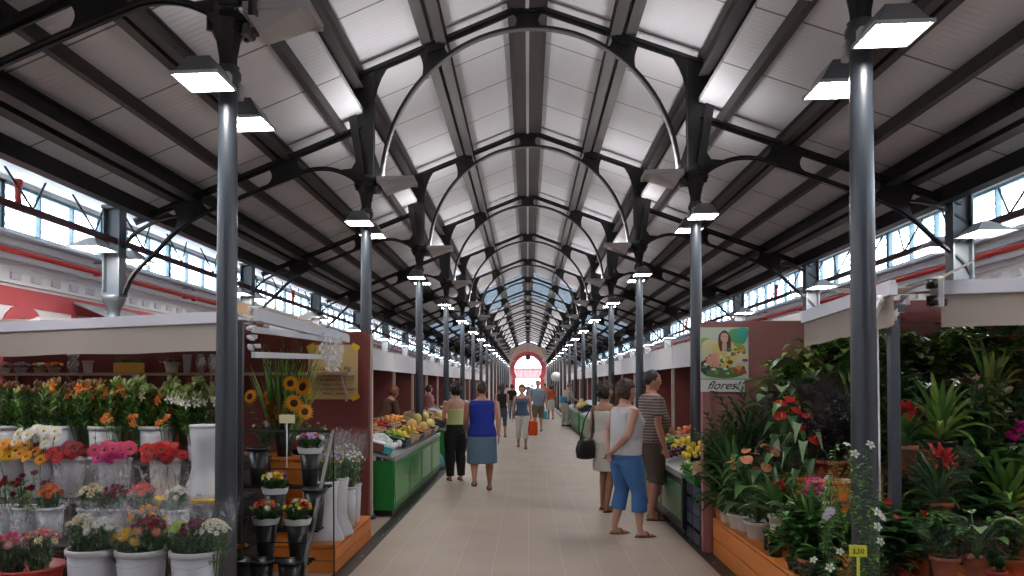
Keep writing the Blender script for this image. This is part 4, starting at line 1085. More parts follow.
# grey folded awnings on the far side of the outer aisles
for s, Y, nm in ((-1, 11.2, 'left'), (1, 8.4, 'right')):
    g = MB(); g.box((0, 0, 0), (.9, 1.6, .03), mat('grey_sheet', (.42, .41, .42), .6), rot=(0, -s*.38, 0)); g.bar((s*.42, -.8, -.2), (s*.42, .8, -.2), .05, .05, M_GREYM)
    tag(g.build('grey_canopy', loc=(-6.1 if s < 0 else 5.6, Y, 2.62)), 'grey slanting canopy fixed to the %s wall' % nm, 'canopy')

# ------------------------------------------------------------------ booths with pale fascia behind the produce stalls
bw = 3.0
for s, nm, X, z0, z1 in ((-1, 'left', 3.25, 1.98, 2.37), (1, 'right', 3.15, 2.02, 2.44)):
    y = 9.25 if s < 0 else 7.9; k = 0
    while y < 60:
        r = empty('market_booth', (s*X, y, 0)); tag(r, 'dark market booth under a pale fascia, %s of the %s row from the viewer' % (ORD[k] if k < 20 else 'last', nm), 'booth', 'booths of the %s row' % nm)
        g = MB(); g.bx(-.02, .02, .02, bw-.02, z0-X*0, z1, M_FASC); g.build('fascia', r)
        g = MB(); g.bx(-.03*s-.03, -.03*s+.03, 0, bw, z0-.06, z0-.0, M_BAR); g.build('fascia_rail', r)
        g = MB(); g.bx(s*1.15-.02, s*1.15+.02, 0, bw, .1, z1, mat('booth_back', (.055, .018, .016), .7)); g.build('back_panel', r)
        for yy in (0.03,):
            g = MB(); g.bx(-.03, .03, yy-.025, yy+.025, 0, z0-.06, M_CREAM); g.build('post', r)
        g = MB(); g.bx(s*.05, s*1.13, -.015, .015, .1, z1, M_MAROON); g.build('side_panel', r)
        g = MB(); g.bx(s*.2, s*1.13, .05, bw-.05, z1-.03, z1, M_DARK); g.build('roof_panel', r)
        for zz in (.9, 1.35):
            g = MB(); g.bx(s*.75, s*1.12, .08, bw-.08, zz-.03, zz, M_CREAM); g.build('shelf', r)
        y += bw; k += 1
# goods on booth shelves
cols = [(.7, .1, .05), (.75, .7, .6), (.1, .35, .08), (.75, .45, .08), (.4, .3, .55), (.6, .6, .62), (.5, .1, .2)]
jar0 = {}
def jar(c):
    r = MB(); m = mat('goods_%d' % c, cols[c], .5); r.lathe([(.05, 0), (.06, .03), (.06, .15), (.035, .19), (.035, .22)], m, n=10); o = r.build('jar'); 
    g = MB(); g.lathe([(.038, .22), (.038, .25), (0, .25)], M_WHITE, n=10); g.build('lid', o); return o
q = random.Random(5)
for s, nm, X in ((-1, 'left', 3.25), (1, 'right', 3.15)):
    for k in range(5):
        for zz in (.9, 1.35):
            for j in range(7):
                c = q.randrange(7); key = c
                if key not in jar0: jar0[key] = jar(c)
                lab = 'jar on the %s shelf of the %s booth in the %s row' % ('lower' if zz < 1 else 'upper', ORD[k], nm)
                o = place(jar0[key], USED, loc=(s*(X+.93), (9.25 if s < 0 else 7.9)+3*k+.3+j*.38+q.uniform(-.05, .05), zz), scale=q.uniform(1.1, 1.8), label=lab, group='jars on booth shelves')
                tag(o, lab, 'jar', 'jars on the booth shelves %s %d %d' % (nm, k, zz > 1))

# ------------------------------------------------------------------ produce counters and fruit
FR = {}
def fruit(kind):
    if kind in FR: return FR[kind]
    g = MB(); n2 = None
    spec = dict(orange=((.85, .32, .03), .037, 1, .45), peach=((.80, .28, .10), .036, .95, .7), tomato=((.65, .04, .02), .034, .85, .25), lemon=((.82, .62, .05), .030, 1.25, .45), apple=((.25, .42, .06), .036, .95, .3),
                plum=((.12, .02, .08), .026, 1, .3), red_pepper=((.55, .02, .02), .042, 1.2, .2), melon=((.72, .58, .20), .085, 1.15, .6), onion=((.50, .25, .10), .036, .9, .4), potato=((.42, .30, .17), .036, .75, .8))[kind]
    c, r, k, ro = spec; m = mat('fruit_'+kind, c, ro, var=.25, scale=30)
    def dim(p):
        q = p.copy(); rr = math.hypot(p.x, p.y)/r
        if kind in ('apple', 'tomato', 'orange', 'peach', 'red_pepper'): q.z -= p.z*.25*max(0, 1-rr*2.2)
        if kind == 'red_pepper': a = math.atan2(p.y, p.x); q.x *= 1+.1*math.cos(3*a); q.y *= 1+.1*math.cos(3*a)
        if kind == 'lemon' and abs(p.z) > r*k*.85: q.z *= 1.12
        if kind == 'potato': q.x *= 1.3
        return q
    g.ell((0, 0, 0), (r, r, r*k), m, 10, 7, fn=dim); o = g.build(kind)
    if kind in ('tomato', 'apple', 'red_pepper', 'melon', 'onion'):
        g = MB(); g.tube([(0, 0, r*k*.70), (.003, .002, r*k+.012)], [.005, .003], mat('fruit_stalk', (.12, .16, .04), .7), 5)
        if kind == 'tomato':
            for a in range(5): g.leaf((0, 0, r*k*.76), (math.cos(a*1.257), math.sin(a*1.257), .3), .02, .007, .2, mat('fruit_stalk', (.12, .16, .04), .7), 2)
        g.build('stalk', o)
    FR[kind] = o; return o
def lettuce():
    if 'lettuce' in FR: return FR['lettuce']
    g = MB(); m = mat('lettuce_leaf', (.16, .36, .05), .6, trans=.2); q = random.Random(2)
    for i in range(26):
        a = i*2.4; t = i/26; g.leaf((0, 0, .0), (math.cos(a)*(1-t*.7), math.sin(a)*(1-t*.7), .4+t*1.3), .15-.04*t, .10, .35*(1-t), m, 4, .2, 1)
    r = g.build('lettuce'); g = MB(); g.ell((0, 0, .055), (.045, .045, .055), mat('lettuce_heart', (.55, .66, .30), .6)); g.build('heart', r)
    FR['lettuce'] = r; return r
fcount = {}
def pile(kind, cx, cy, wx, wy, z, tilt, side, where, layers=2, maxn=99):
    """individual fruits heaped on a crate bed that is wx by wy; tilt = rise per metre away from the aisle"""
    o0 = fruit(kind) if kind != 'lettuce' else lettuce()
    d = dict(melon=.17, lettuce=.19, plum=.054, potato=.085).get(kind, .074)
    lab = '%s heaped %s' % (dict(orange='orange fruit', peach='blushed peach', tomato='red tomato', lemon='yellow lemon', apple='green apple', plum='dark plum', red_pepper='glossy red pepper', melon='yellow melon', lettuce='green lettuce head', onion='brown onion', potato='brown potato')[kind], where)
    n = 0; q = random.Random(int(cx*100+cy*10))
    for L in range(layers):
        nx, ny = int(wx/d)-L, int(wy/d)-L
        for i in range(nx):
            for j in range(ny):
                if n >= maxn or (L and q.random() < .25): continue
                if L == 0 and layers > 1 and 0 < i < nx-1 and 0 < j < ny-1 and q.random() < .8: continue   # buried ones
                x = cx+(i-(nx-1)/2)*d+q.uniform(-.006, .006); y = cy+(j-(ny-1)/2)*d+q.uniform(-.006, .006)
                zz = z+(abs(x)-abs(cx))*tilt+d*.5+L*d*.72
                if kind == 'lettuce': zz -= d*.5
                o = place(o0, USED, loc=(x, y, zz), rot=(q.uniform(-.5, .5), q.uniform(-.5, .5), q.uniform(0, 6)), scale=q.uniform(.9, 1.08), label=lab, group='%s %s' % (kind, where))
                tag(o, lab, kind.replace('_', ' '), '%s %s' % (kind.replace('_', ' '), where)); n += 1
def crate(x, y, z, wx, wy, h, m, tilt, label, name='crate'):
    r = empty(name, (x, y, z)); r.rotation_euler = (0, -tilt if x > 0 else tilt, 0); tag(r, label, 'crate')
    g = MB(); g.bx(-wx/2, wx/2, -wy/2, wy/2, 0, .012, m); g.build('base', r)
    for a in (-1, 1):
        g = MB(); g.bx(a*wx/2-.008, a*wx/2+.008, -wy/2, wy/2, .012, h*.45, m); g.bx(a*wx/2-.008, a*wx/2+.008, -wy/2, wy/2, h*.6, h, m); g.build('side', r)
        g = MB(); g.bx(-wx/2+.01, wx/2-.01, a*wy/2-.008, a*wy/2+.008, .012, h*.45, m); g.bx(-wx/2+.01, wx/2-.01, a*wy/2-.008, a*wy/2+.008, h*.6, h, m); g.build('side', r)
    g = MB()
    for a in (-1, 1):
        for b in (-1, 1): g.bx(a*(wx/2-.015)-.012, a*(wx/2-.015)+.012, b*(wy/2-.015)-.012, b*(wy/2-.015)+.012, .0, h+.01, m)
    g.build('corner_posts', r); return r
def counter(s, y0, y1, z, label, m, front=True):
    r = empty('produce_counter', (s*1.62, y0, 0)); tag(r, label, 'counter'); L = y1-y0
    n = max(1, round(L/1.1))
    for k in range(n):
        a, b = L*k/n+.01, L*(k+1)/n-.01; g = MB(); g.bx(0, s*.02, a, b, .08, z-.04, m); g.bx(-s*.006, 0, a+.06, b-.06, .16, z-.12, mat('counter_panel_l', (.02, .26, .055), .2) if s < 0 else mat('counter_panel', (.07, .20, .10), .25)); g.build('front_panel', r)
    for a in (0, L-.02):
        g = MB(); g.bx(s*.02, s*.98, a, a+.02, .08, z-.04, m); g.build('end_panel', r)
    g = MB(); g.bx(s*.03, s*.95, .04, L-.04, .01, .08, M_BLACK); g.build('plinth', r)
    g = MB(); vs = [(0, 0, z-.04), (s*1.0, 0, z+.22), (s*1.0, L, z+.22), (0, L, z-.04)]
    g.add(vs+[(a, b, c+.03) for a, b, c in vs], [(0, 1, 2, 3), (7, 6, 5, 4), (0, 4, 5, 1), (1, 5, 6, 2), (2, 6, 7, 3), (3, 7, 4, 0)], M_GREYM); g.build('sloping_top', r)
    g = MB(); g.bx(-s*.015, 0, 0, L, z-.05, z+.012, M_GREYM); g.build('front_lip', r)
    return r
TAN = .26
def zc(x, z): return z-.01+(abs(x)-1.62)*TAN
counter(-1, 9.12, 13.9, .72, 'long green produce counter beside the aisle on the left', M_GREEN)
counter(1, 8.2, 12.0, .66, 'black and green produce counter behind the man in the striped shirt', M_BLACK)
counter(1, 14.6, 24.0, .72, 'green fronted fruit counter beyond the people on the right', M_GREEN)
counter(-1, 15.0, 21.0, .72, 'green produce counter beyond the woman in black trousers on the left', M_GREEN)
counter(1, 25.0, 33.0, .72, 'farther green produce counter on the right', M_GREEN)
counter(-1, 22.5, 32.0, .72, 'farther green produce counter on the left', M_GREEN)
kinds = ['peach', 'lemon', 'tomato', 'apple', 'orange', 'red_pepper', 'plum', 'onion', 'lettuce', 'melon', 'potato']
def fill(s, y0, y1, z, nm, seed, step=.46, rows=2, skip=0, cap=20):
    q = random.Random(seed); y = y0+.28; k = 0; last = None
    while y < y1-.2:
        for j in range(rows):
            x = 1.62+.24+j*.44
            kd = q.choice([a for a in kinds if a != last]); last = kd
            where = 'in %s %s crate on %s' % ('the ' + ORD[k], 'front' if j == 0 else 'rear', nm)
            crate(s*x, y, zc(x, z)+.035, .40, step-.04, .09, M_WOOD if (k+j) % 3 else M_DKBLUE, math.atan(TAN), 'shallow fruit crate, %s in the %s row of %s' % (ORD[k], 'front' if j == 0 else 'rear', nm), 'fruit_crate')
            pile(kd, s*x, y, .36, step-.10, zc(x, z)+.055, TAN, s, where, 2, cap)
        y += step; k += 1
fill(-1, 10.15, 13.9, .72, 'the near left counter', 4, cap=26)
fill(1, 10.2, 12.0, .66, 'the near right counter', 8, cap=26)
fill(1, 14.6, 20.0, .72, 'the middle right counter', 12, cap=16)
fill(-1, 15.0, 18.0, .72, 'the middle left counter', 17, cap=12)
fill(1, 25.0, 28.0, .72, 'the far right counter', 19, .75, 1, cap=10)
fill(-1, 22.5, 25.5, .72, 'the far left counter', 23, .75, 1, cap=10)
# near right: stacked dark blue crates, lettuces, yellow peppers, basket
for k, (y, z) in enumerate(((7.75, 0), (7.75, .30), (8.12, 0), (8.12, .30))):
    crate(1.87, y, z, .40, .34, .29, M_DKBLUE, 0, 'dark blue plastic crate, %s one of the %s stack beside the right partition' % ('upper' if z else 'lower', 'nearer' if y < 8 else 'farther'), 'plastic_crate')
crate(1.86, 8.02, .60, .42, .55, .10, M_GREEN, 0, 'shallow green plastic tray on the dark blue crates at the right', 'plastic_tray')
crate(1.80, 7.72, .70, .30, .22, .12, M_WOOD, 0, 'small wooden basket of green leaves at the right partition', 'wooden_basket')
pile('lettuce', 1.86, 8.4, .42, .62, .68, TAN, 1, 'beside the man in the striped shirt', 1, 9)
pile('lemon', 2.0, 9.0, .5, .42, .80, TAN, 1, 'at the near end of the right counter', 3, 50)
pile('plum', 1.85, 9.5, .36, .42, .76, TAN, 1, 'at the near end of the right counter', 2, 40)
pile('lemon', 2.05, 9.9, .5, .4, .82, TAN, 1, 'behind the plums on the right counter', 2, 40)
pile('orange', 2.25, 8.75, .3, .6, .86, TAN, 1, 'at the back corner of the right counter', 3, 40)
# near end of the left counter: paper-wrapped bundles, boxes and bags
q = random.Random(11); M_PAPW = mat('paper_wrap', (.62, .60, .62), .5, var=.15, scale=12); M_TEAL = mat('teal_box', (.05, .38, .40), .5); M_BROWNB = mat('brown_box', (.20, .08, .05), .6)
def bundle():
    g = MB(); pts = [(-.02, -.15, .03), (0, -.1, .04), (0, 0, .045), (0, .1, .04), (.02, .15, .03)]; g.tube(pts, [.012, .035, .042, .036, .014], M_PAPW, 9); o = g.build('wrapped_bundle')
    g = MB(); g.tube([(0, -.1, .04), (0, -.095, .04)], .037, M_TEAL, 9); g.build('band', o); return o
b0 = bundle()
for k in range(38):
    x = q.uniform(1.70, 2.45); y = q.uniform(9.3, 10.1)
    lab = 'white paper wrapped bundle lying on the near end of the left counter'
    o = place(b0, USED, loc=(-x, y, zc(x, .72)+.04+.012*(k % 3)), rot=(q.uniform(-.1, .1), math.atan(TAN), q.uniform(-.6, .6)), scale=q.uniform(.8, 1.1), label=lab); tag(o, lab, 'bundle', 'white bundles on the near end of the left counter')
for k, (x, y, m, dim, lab) in enumerate(((1.72, 9.22, M_TEAL, (.10, .24, .06), 'flat teal box at the near corner of the left counter'), (1.86, 9.24, M_BROWNB, (.16, .24, .09), 'brown box beside the teal box on the left counter'), (2.05, 9.22, M_PAPW, (.16, .2, .07), 'white carton beside the brown box on the left counter'))):
    r = empty('carton', (-x, y, zc(x, .72)+.03)); r.rotation_euler = (0, math.atan(TAN), .15); tag(r, lab, 'box')
    g = MB(); g.bx(-dim[0]/2, dim[0]/2, -dim[1]/2, dim[1]/2, 0, dim[2], m, .006); g.build('box_body', r)
    g = MB(); g.bx(-dim[0]/2-.004, dim[0]/2+.004, -dim[1]/2-.004, dim[1]/2+.004, dim[2], dim[2]+.02, M_WHITE if k == 1 else m, .004); g.build('lid', r)
# blue carrier bag hanging by the counter's end
g = MB(); m = mat('light_blue_bag', (.18, .45, .60), .4, trans=.3); g.lathe([(.05, 0), (.13, .03), (.15, .12), (.13, .22), (.06, .32), (.02, .36)], m, (0, 0, 0), 14, sx=1, sy=.5)
o = tag(g.build('carrier_bag', loc=(-1.72, 14.3, .0)), 'light blue carrier bag standing at the end of the green counter', 'bag')
g = MB(); g.tube([(-.05, 0, .33), (-.04, 0, .42), (.04, 0, .42), (.05, 0, .33)], .006, m, 6); g.build('handle', o)
# round white sign far down the right side
g = MB(); g.lathe([(.30, -.03), (.30, .03)], M_WHITE, n=20); o = g.build('round_sign', loc=tuple(at(556, 377, 45))); o.rotation_euler = (PI/2, 0, 0); tag(o, 'round white sign hanging far away on the right of the aisle', 'sign')
g = MB(); g.tube([(0, .5, 0), (0, 2.6, 0)], .02, M_GREYM, 6); g.build('hanging_rod', o)
# dark rose partitions along the right booths
# ------------------------------------------------------------------ flowers and plants
def fm(n, c, r=.6, t=.25, var=.15): return mat('petal_'+n, c, r, trans=t, var=var, scale=40)
G_DK = mat('leaf_dark', (.038, .108, .032), .34, trans=.12, var=.3, scale=10)
G_MD = mat('leaf_green', (.09, .225, .05), .36, trans=.18, var=.3, scale=10)
G_LT = mat('leaf_light', (.24, .40, .08), .5, trans=.22, var=.25, scale=10)
G_YG = mat('leaf_yellow_green', (.42, .52, .14), .5, trans=.25, var=.25, scale=14)
G_PALE = mat('leaf_pale', (.22, .33, .17), .5, trans=.2, var=.2, scale=8)
G_STEM = mat('stem_green', (.06, .13, .035), .55)
M_PURP = mat('leaf_purple', (.028, .008, .016), .4, trans=.1, var=.3)
M_FILM = clearmat('cellophane', (.62, .64, .67), .045, .12, .38, 14)
M_FILMD = clearmat('dark_cellophane', (.02, .008, .02), .45, .06, .62, 5)
M_FILMK = clearmat('smoky_cellophane', (.10, .11, .12), .12, .06, .30, 9)
M_TERRA = mat('terracotta', (.42, .12, .06), .7, var=.1)
M_POTW = mat('pot_white', (.62, .58, .52), .55, var=.05)
M_SOIL = mat('soil', (.03, .02, .015), .9)
M_SLEEVE = mat('white_sleeve', (.66, .65, .66), .6, var=.05)
M_REDB = mat('red_basin', (.40, .035, .03), .4)
C_RED = fm('red', (.52, .008, .010)); C_DRED = fm('dark_red', (.22, .006, .015)); C_PINK = fm('pink', (.60, .045, .13)); C_HOT = fm('hot_pink', (.62, .03, .25)); C_PPINK = fm('pale_pink', (.75, .35, .40))
C_YEL = fm('yellow', (.80, .50, .02)); C_GOLD = fm('golden', (.80, .33, .012)); C_ORA = fm('orange', (.78, .16, .015)); C_WHI = fm('white', (.78, .76, .70)); C_CRM = fm('cream', (.75, .66, .45))
C_CORAL = fm('coral', (.75, .15, .10)); C_SALM = fm('salmon', (.75, .26, .16)); C_LIL = fm('lilac', (.50, .38, .68)); C_GRN = fm('lime', (.42, .55, .10)); C_PUR = fm('purple', (.22, .05, .25)); C_WINE = fm('wine', (.16, .015, .04))
C_CEN = mat('flower_centre', (.10, .05, .02), .8); C_CENY = mat('flower_centre_yellow', (.70, .48, .06), .8)

def petals(g, n, r, w, lift, m, z=0, n2=3, a0=0, droop=.25):
    for i in range(n):
        a = a0+2*PI*i/n; g.leaf((.12*r*math.cos(a), .12*r*math.sin(a), z), (math.cos(a), math.sin(a), lift), r*.95, w, droop, m, n2, .15, 1)
def bloom_mb(kind, m, r):
    """bloom facing +Z, centre at the origin"""
    g = MB()
    if kind == 'gerbera':
        petals(g, 16, r, r*.34, .28, m, 0, 3); petals(g, 12, r*.72, r*.28, .5, m, .003, 2, .2)
        g.ell((0, 0, .006), (r*.24, r*.24, r*.12), C_CEN if m not in (C_WHI,) else C_CENY, 8, 5)
    elif kind == 'daisy':
        petals(g, 9, r, r*.36, .2, m, 0, 2); g.ell((0, 0, .003), (r*.3, r*.3, r*.2), C_CENY, 6, 4)
    elif kind == 'sunflower':
        petals(g, 18, r, r*.26, .15, m, 0, 3); petals(g, 16, r*.9, r*.24, .35, m, .004, 3, .17); g.ell((0, 0, .008), (r*.42, r*.42, r*.14), mat('sunflower_disc', (.05, .02, .008), .9), 12, 6)
    elif kind == 'carnation':
        for k in range(4): petals(g, 9-k, r*(1-.2*k), r*.5, .15+.45*k, m, .005*k, 2, k*.4, .1)
    elif kind == 'rose':
        for k in range(4): petals(g, 6-k//2, r*(1-.22*k), r*.85, .5+.8*k, m, .004*k, 3, k*.6, -.25)
        g.ell((0, 0, r*.4), (r*.35, r*.35, r*.45), m, 7, 5)
    elif kind == 'mum':
        for k in range(3): petals(g, 14-3*k, r*(1-.22*k), r*.2, .1+.5*k, m, .004*k, 2, k*.3, -.1)
        g.ell((0, 0, .006), (r*.3, r*.3, r*.3), m, 7, 5)
    elif kind == 'lily':
        petals(g, 6, r, r*.36, .75, m, 0, 5, 0, .55)
        for i in range(5): a = i*1.257; g.tube([(0, 0, 0), (.25*r*math.cos(a), .25*r*math.sin(a), .7*r)], [.0012, .0012], C_CENY, 4); g.ell((.25*r*math.cos(a), .25*r*math.sin(a), .72*r), (.003, .006, .003), C_CEN, 5, 3)
    elif kind == 'nerine':
        for i in range(6):
            a = i*PI/3; c = (r*.5*math.cos(a), r*.5*math.sin(a), r*.2)
            for k in range(5): b = k*1.257+a; g.leaf(c, (math.cos(b), math.sin(b), .6), r*.5, r*.14, .5, m, 3, .1, 0)
    elif kind == 'bromeliad':
        for k in range(3): petals(g, 9-2*k, r*(1.05-.2*k), r*.24, .5+.7*k, m, .01*k, 4, k*.35, .3)
    elif kind == 'anthurium':
        for sx in (-1, 1): pass
        vs = [(0, 0, 0)]; n = 14
        for i in range(n): a = 2*PI*i/n; rr = r*(.72+.28*math.cos(a)+.10*math.cos(2*a)) if True else r; vs.append((rr*math.cos(a)*1.05+.1*r, rr*math.sin(a)*1.15, .12*r*math.cos(2*a)-.05*r))
        g.add(vs, [(0, i+1, (i+1) % n+1) for i in range(n)], m, True)
        g.tube([(0, 0, 0), (.05*r, 0, .3*r), (.12*r, 0, .6*r)], [.006, .006, .003], C_CENY, 6)
    elif kind == 'bud':
        g.tube([(0, 0, 0), (0, 0, .3*r), (0, 0, .75*r), (0, 0, r)], [.14*r, .24*r, .2*r, .03*r], m, 6)
    elif kind == 'five':
        petals(g, 5, r, r*.7, .15, m, 0, 2); g.ell((0, 0, .001), (r*.15, r*.15, r*.1), C_CENY, 5, 3)
    return g
BLM = {}
def bloom_mesh(kind, m, r):
    k = (kind, m.name, r)
    if k not in BLM: BLM[k] = bloom_mb(kind, m, r).mesh(kind+'_bloom')
    return BLM[k]
def add_bloom(parent, kind, m, r, loc, dirv, name='bloom', sc=1):
    o = bpy.data.objects.new(name, bloom_mesh(kind, m, r)); COL.objects.link(o); o.parent = parent; o.location = loc
    d = Vector(dirv).normalized(); qt = d.to_track_quat('Z', 'Y'); o.rotation_mode = 'QUATERNION'
    from mathutils import Quaternion
    o.rotation_quaternion = qt @ Quaternion((0, 0, 1), rnd.uniform(0, 6.28)); o.scale = (sc,)*3
    return o

# ---- buckets
def bucket_root(kind):
    if kind == 'white':
        g = MB(); g.lathe([(.088, 0), (.092, .004), (.112, .27), (.112, .275), (.105, .275), (.088, .02), (0, .02)], M_WBKT, n=24, cap=False); r = g.build('bucket')
        g = MB(); g.lathe([(.113, .262), (.120, .264), (.121, .285), (.113, .288), (.107, .284), (.107, .265)], M_WBKT, n=24, cap=False); g.build('rim', r)
    elif kind == 'big':
        g = MB(); g.lathe([(.115, 0), (.12, .004), (.136, .27), (.128, .27), (.11, .02), (0, .02)], M_WBKT, n=28, cap=False); r = g.build('bucket')
        g = MB(); g.lathe([(.137, .262), (.147, .264), (.148, .292), (.139, .296), (.130, .29), (.130, .265)], M_WBKT, n=28, cap=False); g.build('rim', r)
        g = MB(); g.tube([(.147*math.cos(a), .147*math.sin(a)-0, .27-.06*math.sin(a+PI) if a > PI else .27) for a in [PI+PI*i/12 for i in range(13)]], .0014, M_GREYM, 5); g.build('handle', r)
    elif kind == 'small':
        g = MB(); g.lathe([(.07, 0), (.072, .004), (.086, .2), (.08, .2), (.068, .02), (0, .02)], M_WBKT, n=20, cap=False); r = g.build('bucket')
        g = MB(); g.lathe([(.087, .19), (.095, .192), (.096, .21), (.088, .213), (.082, .2)], M_WBKT, n=20, cap=False); g.build('rim', r)
    elif kind == 'black':
        g = MB(); g.lathe([(.055, 0), (.058, .004), (.088, .30), (.082, .30), (.054, .02), (0, .02)], M_BLACK, n=20, cap=False); r = g.build('bucket')
        g = MB(); g.lathe([(.088, .288), (.098, .29), (.099, .31), (.09, .313), (.084, .305)], M_BLACK, n=20, cap=False); g.build('rim', r)
    elif kind == 'vase':
        g = MB(); g.lathe([(.150, 0), (.153, .008), (.148, .03), (.105, .13), (.086, .20), (.088, .38), (.104, .50), (.098, .505), (.08, .38), (.07, .2), (0, .18)], M_WBKT, n=24, cap=False); r = g.build('tall_vase')
        g = MB(); g.lathe([(.100, .49), (.106, .495), (.106, .51), (.098, .515), (.094, .505)], M_WBKT, n=24, cap=False); g.build('rim', r)
    elif kind == 'cyl':
        g = MB(); g.lathe([(.06, 0), (.063, .005), (.076, .34), (.070, .34), (.058, .02), (0, .02)], M_WBKT, n=20, cap=False); r = g.build('tall_vase')
        g = MB(); g.lathe([(.076, .33), (.082, .332), (.082, .35), (.075, .352), (.07, .34)], M_WBKT, n=20, cap=False); g.build('rim', r)
    elif kind == 'basin':
        g = MB(); g.lathe([(.15, 0), (.155, .004), (.185, .15), (.178, .15), (.15, .02), (0, .02)], M_REDB, n=28, cap=False); r = g.build('basin')
        g = MB(); g.lathe([(.186, .14), (.198, .142), (.198, .16), (.187, .163), (.18, .15)], M_REDB, n=28, cap=False); g.build('rim', r)
    return r
BK = {}
HT = dict(white=.285, big=.29, small=.21, black=.31, vase=.51, cyl=.35, basin=.16); RD = dict(white=.10, big=.125, small=.078, black=.08, vase=.09, cyl=.068, basin=.17)
def bucket(kind, x, y, z, label, sc=1):
    if kind not in BK: BK[kind] = bucket_root(kind)
    o = place(BK[kind], USED, loc=(x, y, z), label=label, scale=sc, rotz=rnd.uniform(-.2, .2)); return tag(o, label, 'basin' if kind == 'basin' else 'vase' if kind in ('vase', 'cyl') else 'bucket', 'flower buckets')

# ---- single stems: root mesh = stem with leaves, children = blooms
STEM = {}
def stem_root(kind, m, r, L, leaves=0, bloomkind=None):
    g = MB(); g.tube([(0, 0, 0), (.0, -.004, L*.5), (0, -.012, L*.93), (0, -.016, L)], [.0032, .003, .0025, .0025], G_STEM, 5)
    for i in range(leaves):
        a = rnd.uniform(0, 6.28); zz = L*rnd.uniform(.25, .9); g.leaf((0, -.005, zz), (math.cos(a), math.sin(a), .7), .085, .020, .5, G_MD, 3, .2, 0)
    o = g.build(kind)
    add_bloom(o, bloomkind or kind, m, r, (0, -.018, L+.002), (0, -.75, .75))
    return o
def stems(kind, m, r, bx, by, bz, n, spread, L, label, group, leaves=0, bk=None, cat='flower'):
    key = (kind, m.name, round(L, 2))
    if key not in STEM: STEM[key] = stem_root(kind.replace(' ', '_'), m, r, L, leaves, bk)
    for i in range(n):
        a = i*2.4; rr = math.sqrt((i+.5)/n); tx, ty = rr*math.cos(a), rr*math.sin(a)
        tilt = spread*rr
        o = place(STEM[key], USED, loc=(bx+.03*tx, by+.03*ty, bz), label=label, group=group, scale=rnd.uniform(.88, 1.1))
        o.rotation_mode = 'XYZ'; d = Vector((tx*tilt, ty*tilt-.05, 1)).normalized()
        o.rotation_euler = (-math.asin(max(-1, min(1, d.y)))*1.0, math.atan2(d.x, d.z), rnd.uniform(-.5, .5))
        tag(o, label, cat, group)
LIL = {}
def lily_root(m, mb_, opens, sd):
    q = random.Random(sd); g = MB(); L = .48; g.tube([(0, 0, 0), (.004, 0, L*.6), (0, 0, L)], [.005, .004, .003], G_STEM, 5); r = g.build('lily')
    g = MB()
    for i in range(30):
        a = q.uniform(0, 6.28); zz = .10+.38*i/30; g.leaf((0, 0, zz), (math.cos(a), math.sin(a), 1.1), q.uniform(.09, .15), .022, .35, q.choice([G_MD, G_DK, G_MD, G_LT]), 4, .25, 0)
    g.build('foliage', r)
    for i in range(4):
        a = q.uniform(0, 6.28); add_bloom(r, 'bud', mb_, .072, (.012*math.cos(a), .012*math.sin(a), L-.01), (.45*math.cos(a), .45*math.sin(a), 1), 'bud', q.uniform(.8, 1.15))
    for i in range(opens):
        a = -PI/2+q.uniform(-1, 1); add_bloom(r, 'lily', m, .075, (.03*math.cos(a), .03*math.sin(a), L-.02-.03*i), (math.cos(a), math.sin(a), .35), 'bloom')
    return r
def lilies(var, x, y, z, n, label, group, spread=.4, w=.08):
    if var not in LIL:
        LIL[var] = dict(orange=lambda: lily_root(C_ORA, mat('bud_orange', (.26, .13, .03), .5), 1, 1), white=lambda: lily_root(C_CRM, mat('bud_green', (.24, .30, .09), .5), 1, 2), bud=lambda: lily_root(C_CRM, mat('bud_green', (.24, .30, .09), .5), 0, 3),
                        pink=lambda: lily_root(C_SALM, mat('bud_pink', (.22, .09, .04), .5), 0, 4), yellow=lambda: lily_root(C_YEL, mat('bud_yellow', (.26, .25, .06), .5), 0, 5), whiteopen=lambda: lily_root(C_WHI, mat('bud_green', (.24, .30, .09), .5), 2, 6))[var]()
    for i in range(n):
        a = i*2.4+rnd.random(); rr = math.sqrt((i+.5)/n)
        o = place(LIL[var], USED, loc=(x+w*rr*math.cos(a), y+.05*rr*math.sin(a), z), rot=(-rr*math.sin(a)*spread*.7, rr*math.cos(a)*spread, rnd.uniform(-.6, .6)), scale=rnd.uniform(.85, 1.08), label=label, group=group)
        tag(o, label, 'lily', group)
